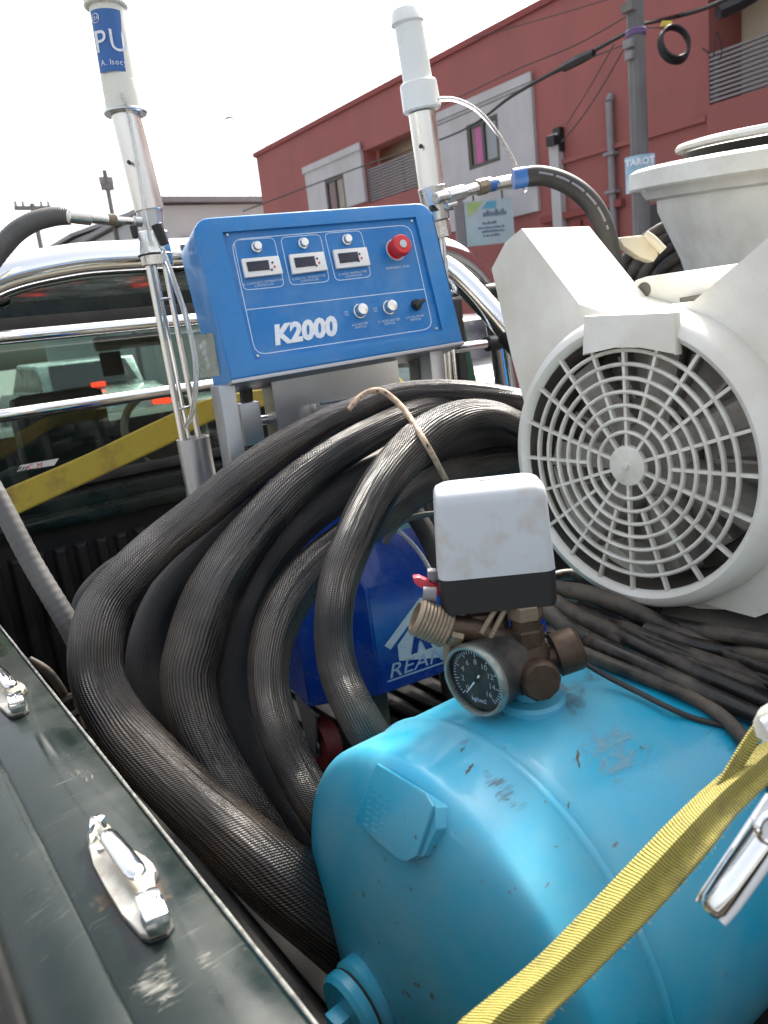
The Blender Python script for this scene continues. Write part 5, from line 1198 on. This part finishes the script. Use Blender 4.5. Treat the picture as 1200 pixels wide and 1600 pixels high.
# red valve lever
P4 = [onP(*q, CM+CAMF*.03, CAMF) for q in ((645, 903), (655, 902), (690, 918), (694, 934), (668, 926), (648, 913))]
MB().prism(P4, CAMF*.012, .002).build('valve_lever', mat('faded_red_handle', (.62,.06,.09), .4), cm)
P4 = [onP(*q, CM+CAMF*.03, CAMF) for q in ((668, 893), (684, 892), (686, 908), (670, 908))]
MB().prism(P4, CAMF*.012, .002).build('cable_gland', K['slat'], cm)
# gauge
gc = onP(741, 1064, CM-CAMF*.03, CAMF); gn = (-FW*.66-CR*.70-CU*.27).normalized(); gr = 59/F*gc.dot(FW)
gb_ = gc-gn*.006
MB().lathe(gb_, -gn, [(gr*1.0, 0), (gr*1.0, .004), (gr*.965, .006), (gr*.965, .044), (gr*.93, .048), (0, .048)], 44).build('gauge_case', K['gauge_body'], cm)
MB().lathe(gb_, gn, [(gr*.985, -.001), (gr*1.02, .001), (gr*1.02, .006), (gr*.97, .009), (gr*.90, .0085), (gr*.89, .005)], 44).build('gauge_rim', K['gauge_rim'], cm)
gf = MB().lathe(gb_, gn, [(gr*.93, .001), (0, .001)], 44).build('gauge_dial', K['gauge_face'], cm)
ur_ = Vector((0, 0, 1)).cross(gn).normalized(); uu_ = gn.cross(ur_)
b = MB()
for i in range(41):
    a = R(225-270*i/40); d = ur_*math.cos(a)+uu_*math.sin(a); s = gn.cross(d); L1 = gr*(.72 if i % 5 else .64)
    c = gb_+gn*.0018; b.poly([c+d*L1-s*.0004, c+d*gr*.80-s*.0004, c+d*gr*.80+s*.0004, c+d*L1+s*.0004])
b.build('dial_marks', K['print'], gf, smooth=0)
for i in range(9):
    a = R(225-270*i/8); d = ur_*math.cos(a)+uu_*math.sin(a)
    text(str(i*2), .0085, gb_+gn*.0018+d*gr*.50, ur_, uu_, K['far_grey'], gf, name='dial_number', ext=.0001)
text('kg/cm2', .0065, gb_+gn*.0018-uu_*gr*.62, ur_, uu_, K['print'], gf, ext=.0001)
d = (ur_*-.62-uu_*.78).normalized(); s = gn.cross(d); c = gb_+gn*.003
b = MB(); b.poly([c-d*gr*.2-s*.0012, c+d*gr*.62-s*.0004, c+d*gr*.62+s*.0004, c-d*gr*.2+s*.0012]); b.build('needle', K['white_print'], gf, smooth=0)
MB().cyl(c, c+gn*.0015, .003, 12).build('needle_hub', K['black'], gf)
b = MB().lathe(gb_, gn, [(gr*.9, .0060), (0, .0060)], 44); b.build('gauge_lens', K['lens'], cm)
MB().cyl(gb_-gn*.046, CM-CAMF*.006, .011, 12).build('gauge_stem', K['brass'], cm)
# ---- pressure switch
th = R(38); su = Vector((math.cos(th), -math.sin(th), 0)); sf = Vector((math.sin(th), math.cos(th), 0))   # su to the right, sf away
ps0 = onP(780, 925, BT-CAMF*.012, CAMF)
SC = Vector((ps0.x, ps0.y, 0)); zb1_ = onP(780, 949, ps0, sf).z; zb2_ = onP(780, 901, ps0, sf).z; zt1 = onP(780, 781, ps0, sf).z
wS = 185/F*ps0.dot(FW)
def swr(w0, d0, z, r, k=5):
    return [SC+su*(x-w0/2)+sf*(y)+Vector((0, 0, z)) for x, y in rrect(w0, d0, r, k)]
def loft(rings, name, m):
    b = MB(); vs = [[b.bm.verts.new(p) for p in r] for r in rings]; n = len(vs[0])
    for A_, B_ in zip(vs, vs[1:]):
        for i in range(n): b.bm.faces.new([A_[i], A_[(i+1) % n], B_[(i+1) % n], B_[i]])
    b.bm.faces.new(vs[0][::-1]); b.bm.faces.new(vs[-1]); return b.build(name, K[m], cm, smooth=42)
loft([swr(wS*.95, .066, zb1_-.004, .008), swr(wS*.985, .07, zb1_, .010), swr(wS, .07, zb2_-.0005, .012)], 'switch_base', 'black')
def sh_(w0, z, dd, r): return [p+sf*(.07-dd)/2 for p in swr(w0, dd, z, r)]
loft([sh_(wS*.995, zb2_+.0005, .071, .012), sh_(wS*.99, zb2_+.004, .071, .012), sh_(wS*.935, zt1-.003, .066, .012), sh_(wS*.92, zt1+.004, .063, .012), sh_(wS*.885, zt1+.0085, .057, .012), sh_(wS*.80, zt1+.0115, .046, .012), sh_(wS*.5, zt1+.0125, .03, .01)], 'switch_cover', 'switch_grey')
b = MB().box(SC+sf*.035-su*.008+Vector((0, 0, zt1+.0125)), su*.012, sf*.005, (0, 0, .0004)); b.build('cover_mark', K['black'], cm, smooth=0)
MB().cyl(SC+sf*.035+su*.03+Vector((0, 0, zb1_-.03)), SC+sf*.035+su*.03+Vector((0, 0, zb1_)), .017, 6).build('switch_neck', K['brass'], cm)
MB().cyl(SC+sf*.02-su*.062+Vector((0, 0, zb1_+.012)), SC+sf*.02-su*.075+Vector((0, 0, zb1_+.014)), .008, 12).build('cable_gland', K['slat'], cm)

MB().cyl(NECK+Vector((0, 0, .028)), Vector((NECK.x, NECK.y, zb1_-.003)), .018, 6, bev=.001).build('hex_fitting', K['tan'], cm)
# ---- motor
MX = .74; MC = Vector((MX, .552, -.192)); mx = Vector((1, .03, .0)).normalized()
RG = .150
mo = MB().lathe(MC, mx, [(RG+.002, .004), (RG+.004, -.002), (RG+.010, -.006), (RG+.018, -.003), (RG+.024, .006), (RG+.028, .02), (RG+.029, .05), (RG+.026, .055), (RG+.026, .13), (RG+.02, .135), (RG+.02, .30), (0, .30)], 96).build('fan_cover', K['cream'], cm, smooth=45)
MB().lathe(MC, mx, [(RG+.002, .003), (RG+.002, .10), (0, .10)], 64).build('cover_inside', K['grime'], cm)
MB().torus(MC-mx*.0035, mx, RG+.013, .0008, 96, 5).build('cover_groove', K['grime'], cm)
nr = 8; rings = [.024+(RG+.001-.024)*(i+1)/8.15 for i in range(7)]
for rr_ in rings: MB().torus(MC, mx, rr_, .0026, 72, 8, flat=1.6).build('grille_ring', K['cream_grille'], mo)
eZ = Vector((0, 0, 1)); eY = mx.cross(eZ).normalized(); eZ = eY.cross(mx)
for i in range(20):
    a = 2*math.pi*i/20; d = eZ*math.cos(a)+eY*math.sin(a); s = mx.cross(d); r0_ = .022 if i % 2 == 0 else rings[1]
    MB().box(MC+d*r0_-s*.0019-mx*.0022, d*(RG+.004-r0_), s*.0038, mx*.006).build('grille_spoke', K['cream_grille'], mo, smooth=0)
MB().lathe(MC-mx*.004, mx, [(0, -.0035), (.004, -.003), (.0045, -.0006), (.018, -.0008), (.0235, .001), (.0245, .006), (0, .006)], 32).build('grille_hub', K['cream_grille'], mo)
fan = MB().cyl(MC+mx*.05, MC+mx*.09, .05, 32, bev=.004).build('fan_hub', K['vane'], cm)
for i in range(7):
    a = 2*math.pi*i/7+.2; d = eZ*math.cos(a)+eY*math.sin(a); s = mx.cross(d)
    MB().box(MC+mx*.03+d*.045-s*.012, d*.095, s*.030+mx*.012, mx*.035-s*.01, .002).build('fan_blade', K['vane'], cm)
MB().lathe(MC, mx, [(.055, .070), (.09, .076), (RG-.02, .088), (RG-.02, .099), (0, .099)], 40).build('end_bell', K['vane'], cm)
for i in range(16):
    a = 2*math.pi*i/16; d = eZ*math.cos(a)+eY*math.sin(a); s = mx.cross(d)
    MB().box(MC+mx*.060+d*.075-s*.002, d*.055, s*.004, mx*.030).build('bell_rib', K['vane'], cm, smooth=0)
# raised name pad on the grille
n0 = [onP(*q, MC-mx*.010, mx) for q in ((910, 494), (1053, 487), (1055, 538), (1030, 541), (985, 541), (945, 543), (911, 556))]
q0 = [onP(*q, MC-mx*.010, mx) for q in ((912, 494), (1053, 488), (1056, 556), (1040, 548), (1000, 543), (960, 543), (930, 548), (910, 556))]
MB().prism(q0, mx*.013, .0015).build('name_pad', K['cream'], mo)
# butterfly-shaped cowl: flat front with a V notch, folded back
def cw(px, py, X=.782): p = onX(px, py, X); return p
cowl = [cw(768, 420), cw(790, 378), cw(815, 357), cw(905, 475), cw(960, 492), cw(1040, 490), cw(1075, 478), cw(1200, 372), cw(1330, 260), cw(1420, 500), cw(1350, 900), cw(1180, 965), cw(1050, 930), cw(900, 800), cw(822, 640), cw(800, 560)]
cowl = [Vector((.782, p.y, p.z)) for p in cowl]
b = MB(); ny = len(cowl); RH = RG+.0225
def dense(L):
    out = []
    for p, q in zip(L, L[1:]+L[:1]): out += [p, p.lerp(q, .5)]
    return out
hole = [Vector((.782, MC.y+RH*math.cos(2*math.pi*i/64), MC.z+RH*math.sin(2*math.pi*i/64))) for i in range(64)]
caps = []
for dx in (0, .135):
    loops = []
    for Lp_ in (cowl, hole):
        vs = [b.bm.verts.new(p+Vector((dx, 0, 0))) for p in Lp_]; loops.append(vs)
    es = [b.bm.edges.new((vs[i], vs[(i+1) % len(vs)])) for vs in loops for i in range(len(vs))]
    bmesh.ops.triangle_fill(b.bm, use_beauty=True, use_dissolve=False, edges=es); caps.append(loops)
for k in (0, 1):
    A_, B_ = caps[0][k], caps[1][k]
    for i in range(len(A_)): b.bm.faces.new([A_[i], A_[(i+1) % len(A_)], B_[(i+1) % len(A_)], B_[i]])
co = b.build('cowl', K['cream'], cm, smooth=30)
bm_ = co.modifiers.new('rounded_edges', 'BEVEL'); bm_.width = .005; bm_.segments = 3; bm_.limit_method = 'ANGLE'; bm_.angle_limit = R(50)
def cowl_patch(px, py, w_, h_, m):
    p = onX(px, py, .7812); b = MB(); b.poly([(.7812, p.y-w_, p.z-h_), (.7812, p.y+w_, p.z-h_), (.7812, p.y+w_, p.z+h_), (.7812, p.y-w_, p.z+h_)]); return b.build('stain', m, cm, smooth=0)
# bracket plate behind the notch with bolt hole
X2 = .92
q0 = [onX(*q, X2) for q in ((985, 452), (992, 438), (1010, 432), (1180, 408), (1230, 520), (1000, 520))]
MB().prism(q0, (.012, 0, 0), .003).build('lifting_bracket', K['cream'], cm)
p = onX(1006, 453, X2-.001); MB().cyl(p, p+Vector((.006, 0, 0)), .010, 20).build('bolt_hole', K['grime'], cm)
p = onX(1062, 473, .9); MB().box(p, (0, -.03, .002), (0, 0, .006), (.02, 0, 0)).build('slot', K['grime'], cm, smooth=0)
# motor foot and base
q0 = [onX(*q, .80) for q in ((1040, 950), (1120, 925), (1200, 905), (1300, 900), (1300, 960), (1120, 952))]
MB().prism(q0, (.2, 0, 0), .004).build('motor_foot', K['cream'], cm)
p = onX(1190, 938, .80); MB().cyl(p-Vector((.002, 0, 0)), p+Vector((.002, 0, 0)), .009, 20).build('bolt_hole', K['grime'], cm)
MB().abox(.76, 1.12, .33, .68, TZ+TR+.0, TZ+TR+.018, .003).build('base_plate', K['grime'], cm)
# hose draped over? thin cable over the tank
def tank_depth(x, y, rr):
    """depth at which a strand of radius rr rests on the tank or base plate under this pixel"""
    r = ray(x, y); t = .4
    while t < 1.3:
        p = r*t
        if (math.hypot(p.y-TY, p.z-TZ) < TR+rr+.001 and p.x > XS0) or (p.x > .75 and p.z < TZ+TR+.02+rr and .32 < p.y < .7): return t
        t += .002
    return 9
def cab(rows, name, label, cat='cable', m='cable', parent=None, n=18):
    rows = [(a, b_, w_, min(d, tank_depth(a, b_, w_*.5/F*d))) for a, b_, w_, d in spline(rows, 3)]
    P_, r_ = path(rows, 4); o = MB().tube(P_, r_, n, fn=wobf(1, .03)).build(name, K[m], parent)
    if label: tag(o, label, cat)
    return o
pcb = empty('power_cable_bundle', at(1000, 1030, .95), 'bundle of dusty black rubber cables lying under the white motor behind the tank', 'cable bundle')
for rows in (
    [(850, 915, 26, 1.0), (872, 920, 26, .97), (920, 928, 27, .95), (985, 952, 28, .93), (1060, 988, 28, .90), (1120, 1012, 28, .88), (1200, 1042, 28, .86), (1300, 1080, 28, .85)],
    [(842, 930, 28, .99), (865, 940, 28, .96), (910, 968, 28, .93), (965, 992, 28, .91), (1040, 1030, 30, .885), (1110, 1060, 30, .865), (1200, 1098, 30, .84), (1300, 1140, 30, .83)],
    [(835, 945, 26, .98), (855, 955, 26, .95), (885, 980, 28, .92), (940, 1010, 28, .90), (1010, 1042, 30, .87), (1080, 1074, 31, .85), (1200, 1128, 31, .82), (1300, 1170, 31, .8)],
    [(885, 1008, 20, .92), (940, 1032, 21, .90), (1000, 1056, 22, .875), (1060, 1080, 22, .85), (1110, 1106, 22, .83), (1150, 1140, 23, .81), (1185, 1185, 23, .79), (1220, 1240, 23, .78)],
    [(940, 940, 22, 1.02), (1020, 968, 24, 1.0), (1100, 985, 24, .98), (1200, 1003, 24, .96), (1300, 1020, 24, .95)],
    [(980, 985, 20, .98), (1080, 1005, 20, .96), (1200, 1028, 20, .94), (1300, 1050, 20, .93)],
    [(900, 975, 22, 1.0), (1000, 1010, 22, .97), (1100, 1045, 22, .94), (1200, 1075, 22, .92), (1300, 1100, 22, .91)],
    [(900, 950, 26, .97), (960, 975, 26, .95), (1050, 1014, 27, .92), (1120, 1038, 27, .90), (1200, 1066, 27, .88), (1300, 1100, 27, .87)],
    [(930, 975, 24, .96), (1000, 1002, 25, .93), (1100, 1034, 25, .9), (1200, 1054, 25, .9), (1300, 1090, 25, .88)],
    [(1010, 985, 26, .98), (1100, 1012, 26, .95), (1200, 1022, 26, .93), (1300, 1040, 26, .92)],
    [(852, 905, 18, 1.06), (900, 898, 18, 1.08), (960, 930, 18, 1.06), (1030, 950, 18, 1.05)]):
    cab(rows, 'cable_strand', None, parent=pcb)
cab([(836, 984, 8, .83), (862, 998, 8.5, .82), (905, 1030, 9, .815), (945, 1055, 9, .81), (1000, 1083, 9.5, .795), (1050, 1108, 9.5, .78), (1090, 1124, 9.5, .785), (1150, 1138, 9.5, .79)], 'thin_cable', 'single thin black cable lying across the blue tank from the pressure switch', m='black_rubber', n=10)

# ================================================================== TUB, DARK COIL, HANDLE (upper right)
dT = 1.42
tc_ = at(1272, 243, dT); Rr = 276/F*dT
def tz(py, px=1100): return onP(px, py, tc_, CAMF).z
tz0 = tc_.z+0.0
tub = empty('white_tub', tc_-Vector((0, 0, .35)), 'large white plastic tub with a thick rim at the upper right', 'tub')
TA = Vector((0, 0, 1))-CAMF*.09
MB().lathe((tc_.x, tc_.y, tz0), TA, [(Rr*.86, .012), (Rr*.97, .012), (Rr, .006), (Rr*1.0, -.022), (Rr*.985, -.026), (Rr*.975, -.022), (Rr*.94, -.024), (Rr*.90, -.042), (Rr*.84, -.046), (Rr*.835, -.066), (Rr*.78, -.105), (Rr*.70, -.16), (Rr*.63, -.23), (Rr*.58, -.36), (0, -.36)], 72).build('tub_body', K['tub'], tub, smooth=35)
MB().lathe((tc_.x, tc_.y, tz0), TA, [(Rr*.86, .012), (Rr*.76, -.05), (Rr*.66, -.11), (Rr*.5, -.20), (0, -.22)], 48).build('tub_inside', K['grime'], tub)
MB().lathe((tc_.x+.01, tc_.y+.02, tz0), TA, [(Rr*.655, .038), (Rr*.70, .040), (Rr*.705, .046), (Rr*.69, .052), (Rr*.65, .054)], 64, closed=True).build('inner_ring', K['tub'], tub, smooth=35)
MB().lathe((tc_.x+.01, tc_.y+.02, tz0), TA, [(Rr*.62, .0), (Rr*.66, .036), (Rr*.64, .038), (Rr*.60, .0)], 64, closed=True).build('gap_shade', K['black'], tub, smooth=35)  # black ring stands in for the shade in the gap below the inner ring
# dark ribbed hose roll behind the motor
c = at(1085, 470, 1.75); b0 = empty('black_hose_roll', c-Vector((0, 0, .2)), 'roll of dark ribbed hose below the white tub behind the motor', 'hose roll')
for i in range(4): MB().torus(c+CAMF*.0+Vector((0, 0, .004*i)), -CAMF+CAMR*-.45+Vector((0, 0, .25)), .185-.029*i, .016, 48, 10).build('hose_turn', K['cable'], b0)
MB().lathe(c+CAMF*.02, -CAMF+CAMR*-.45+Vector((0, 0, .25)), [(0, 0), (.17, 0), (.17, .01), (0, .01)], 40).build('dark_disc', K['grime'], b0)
q0 = [at(*q, 1.16) for q in ((965, 371), (1005, 367), (1022, 382), (1030, 398), (1022, 410), (1000, 402), (975, 385))]
hd = MB().prism(q0, CAMF*.03, .004).build('clamp_handle', K['beige_wall']); tag(hd, 'beige plastic clamp handle sticking up between the motor cover and the dark hose roll', 'handle')
P_, r_ = path([(1008, 366, 13, 1.15), (1020, 376, 15, 1.15), (1036, 392, 14, 1.15)]); MB().tube(P_, r_, 12).build('lever', K['beige_wall'], hd)

# ================================================================== STRAPS
def strap(rows, name, label, m, fold=0., thick=.0016, cat='strap', n=10, seed=1):
    """rows: (upper px,py),(lower px,py), depth upper, depth lower"""
    sp = spline([(a[0], a[1], b_[0], b_[1], d0, d1) for a, b_, d0, d1 in rows], 10)
    b = MB(); L = 0; prev = None; grid = []
    for k, r in enumerate(sp):
        A_, B_ = at(r[0], r[1], r[4]), at(r[2], r[3], r[5])
        if prev is not None: L += ((A_+B_)/2-prev).length
        prev = (A_+B_)/2; row = []
        for i in range(n+1):
            t = i/n; p = A_.lerp(B_, t); bulge = fold*math.exp(-((t-.40)/.16)**2)
            p = p-p.normalized()*bulge+Vector((0, 0, 1))*bulge*.2
            row.append((b.bm.verts.new(p), t, L))
        grid.append(row)
    for r0, r1 in zip(grid, grid[1:]):
        for i in range(n):
            f = b.bm.faces.new([r0[i][0], r0[i+1][0], r1[i+1][0], r1[i][0]])
            for lp_, vv in zip(f.loops, (r0[i], r0[i+1], r1[i+1], r1[i])): lp_[b.uv].uv = (vv[1], vv[2])
    o = b.build(name, K[m], None, smooth=60)
    so = o.modifiers.new('thickness', 'SOLIDIFY'); so.thickness = thick; so.offset = 0
    return tag(o, label, cat), sp
o, _ = strap([((-60, 800), (-60, 850), 1.42, 1.42), ((0, 768), (10, 812), 1.42, 1.42), ((130, 712), (140, 752), 1.43, 1.43), ((250, 655), (262, 695), 1.44, 1.44), ((330, 622), (340, 655), 1.45, 1.45), ((470, 600), (478, 622), 1.55, 1.55), ((620, 586), (640, 606), 1.62, 1.62)], 'ratchet_strap', 'flat yellow strap crossing the rear window behind the left pump', 'yellow_flat')
o, sp = strap([((690, 1630), (820, 1660), .47, .47), ((726, 1590), (850, 1600), .48, .475), ((830, 1505), (925, 1525), .50, .49), ((935, 1400), (1020, 1430), .52, .505), ((1045, 1285), (1100, 1340), .54, .52), ((1115, 1220), (1150, 1275), .56, .54), ((1160, 1185), (1200, 1225), .57, .56), ((1230, 1130), (1260, 1160), .60, .59)], 'ratchet_strap', 'thick folded yellow strap with frayed edge stretched over the blue tank', 'yellow_web', fold=.008, thick=.003)
# frayed fibres along its upper edge
b = MB()
for k in range(len(sp)-1):
    r0, r1 = sp[k], sp[k+1]; A0, A1 = at(r0[0], r0[1], r0[4]), at(r1[0], r1[1], r1[4]); B0 = at(r0[2], r0[3], r0[5]); sd_ = (A0-B0).normalized(); al = (A1-A0).normalized()
    for i in range(26):
        t = random.random(); p = A0.lerp(A1, t)-sd_*random.uniform(0, .010); L = random.uniform(.0008, .0024)
        d = (sd_*random.uniform(.2, 1.)-p.normalized()*random.uniform(0, .9)+al*random.uniform(-.8, .8)).normalized(); w_ = al*.0004
        b.poly([p-w_, p+w_, p+d*L])
    for i in range(2):
        p = B0.lerp(at(r1[2], r1[3], r1[5]), random.random()); L = random.uniform(.001, .004); d = (-sd_*random.uniform(.2, 1.)+al*random.uniform(-1, 1)).normalized()
        b.poly([p-al*.0003, p+al*.0003, p+d*L])
fr_ = b.build('frayed_fibres', K['fray'], None, smooth=0, kind='stuff'); put(fr_, o)
o2, _ = strap([((1120, 1225), (1135, 1240), .555, .555), ((1150, 1175), (1165, 1190), .56, .56), ((1180, 1130), (1198, 1140), .565, .565), ((1225, 1080), (1240, 1090), .57, .57)], 'strap_tail', 'narrow loose end of yellow strap above the ratchet', 'yellow_web', thick=.003)
# ratchet: steel handle with white edged side plates
rt = empty('strap_ratchet', at(1160, 1350, .42), 'chrome strap ratchet with long rounded handle at the right picture edge', 'ratchet')
rn = None
def rot_slot(pts, d, h, name, m, bev=.0015):
    q = [at(x, y, d) for x, y in pts]; return MB().prism(q, (q[0].normalized())*h, bev).build(name, K[m], rt, smooth=35)
def slotpts(x0, y0, x1, y1, w_, k=8):
    dx, dy = x1-x0, y1-y0; L = math.hypot(dx, dy); dx, dy = dx/L, dy/L; a0 = math.atan2(dy, dx); out = []
    for i in range(k+1): a = a0+math.pi/2+math.pi*i/k; out.append((x0+w_*math.cos(a), y0+w_*math.sin(a)))
    for i in range(k+1): a = a0-math.pi/2+math.pi*i/k; out.append((x1+w_*math.cos(a), y1+w_*math.sin(a)))
    return out
def channel(x0, y0, x1, y1, w_, d, m='chrome'):
    a, c = at(x0, y0, d), at(x1, y1, d-.01); rr_ = w_/F*d
    return MB().tube([a+(c-a)*t for t in (0, .03, .08, .3, .6, 1)], [rr_*.55, rr_*.85, rr_, rr_, rr_, rr_], 20, flat=.6).build('handle_grip', K[m], rt, smooth=50)
channel(1108, 1424, 1225, 1262, 26, .43)
MB().tube([at(1128, 1440, .425), at(1150, 1415, .424), at(1250, 1275, .41)], .0028, 10).build('handle_edge', K['white_plastic'], rt)
MB().tube([at(1090, 1408, .432), at(1100, 1390, .43), at(1200, 1240, .42)], .0012, 8).build('handle_edge', K['chrome'], rt)
rot_slot([(1188, 1262), (1200, 1240), (1240, 1200), (1260, 1330), (1200, 1312), (1178, 1298), (1176, 1280)], .415, .004, 'side_plate', 'white_plastic')
rot_slot([(1176, 1130), (1186, 1108), (1215, 1090), (1240, 1170), (1200, 1162), (1182, 1152)], .45, .02, 'spool_cheek', 'pvc')
MB().torus(at(1206, 1295, .413), -FW, .0075, .002, 24, 8).build('rivet', K['chrome'], rt)
MB().cyl(at(1200, 1140, .445), at(1240, 1120, .44), .008, 16).build('spool', K['chrome_old'], rt)
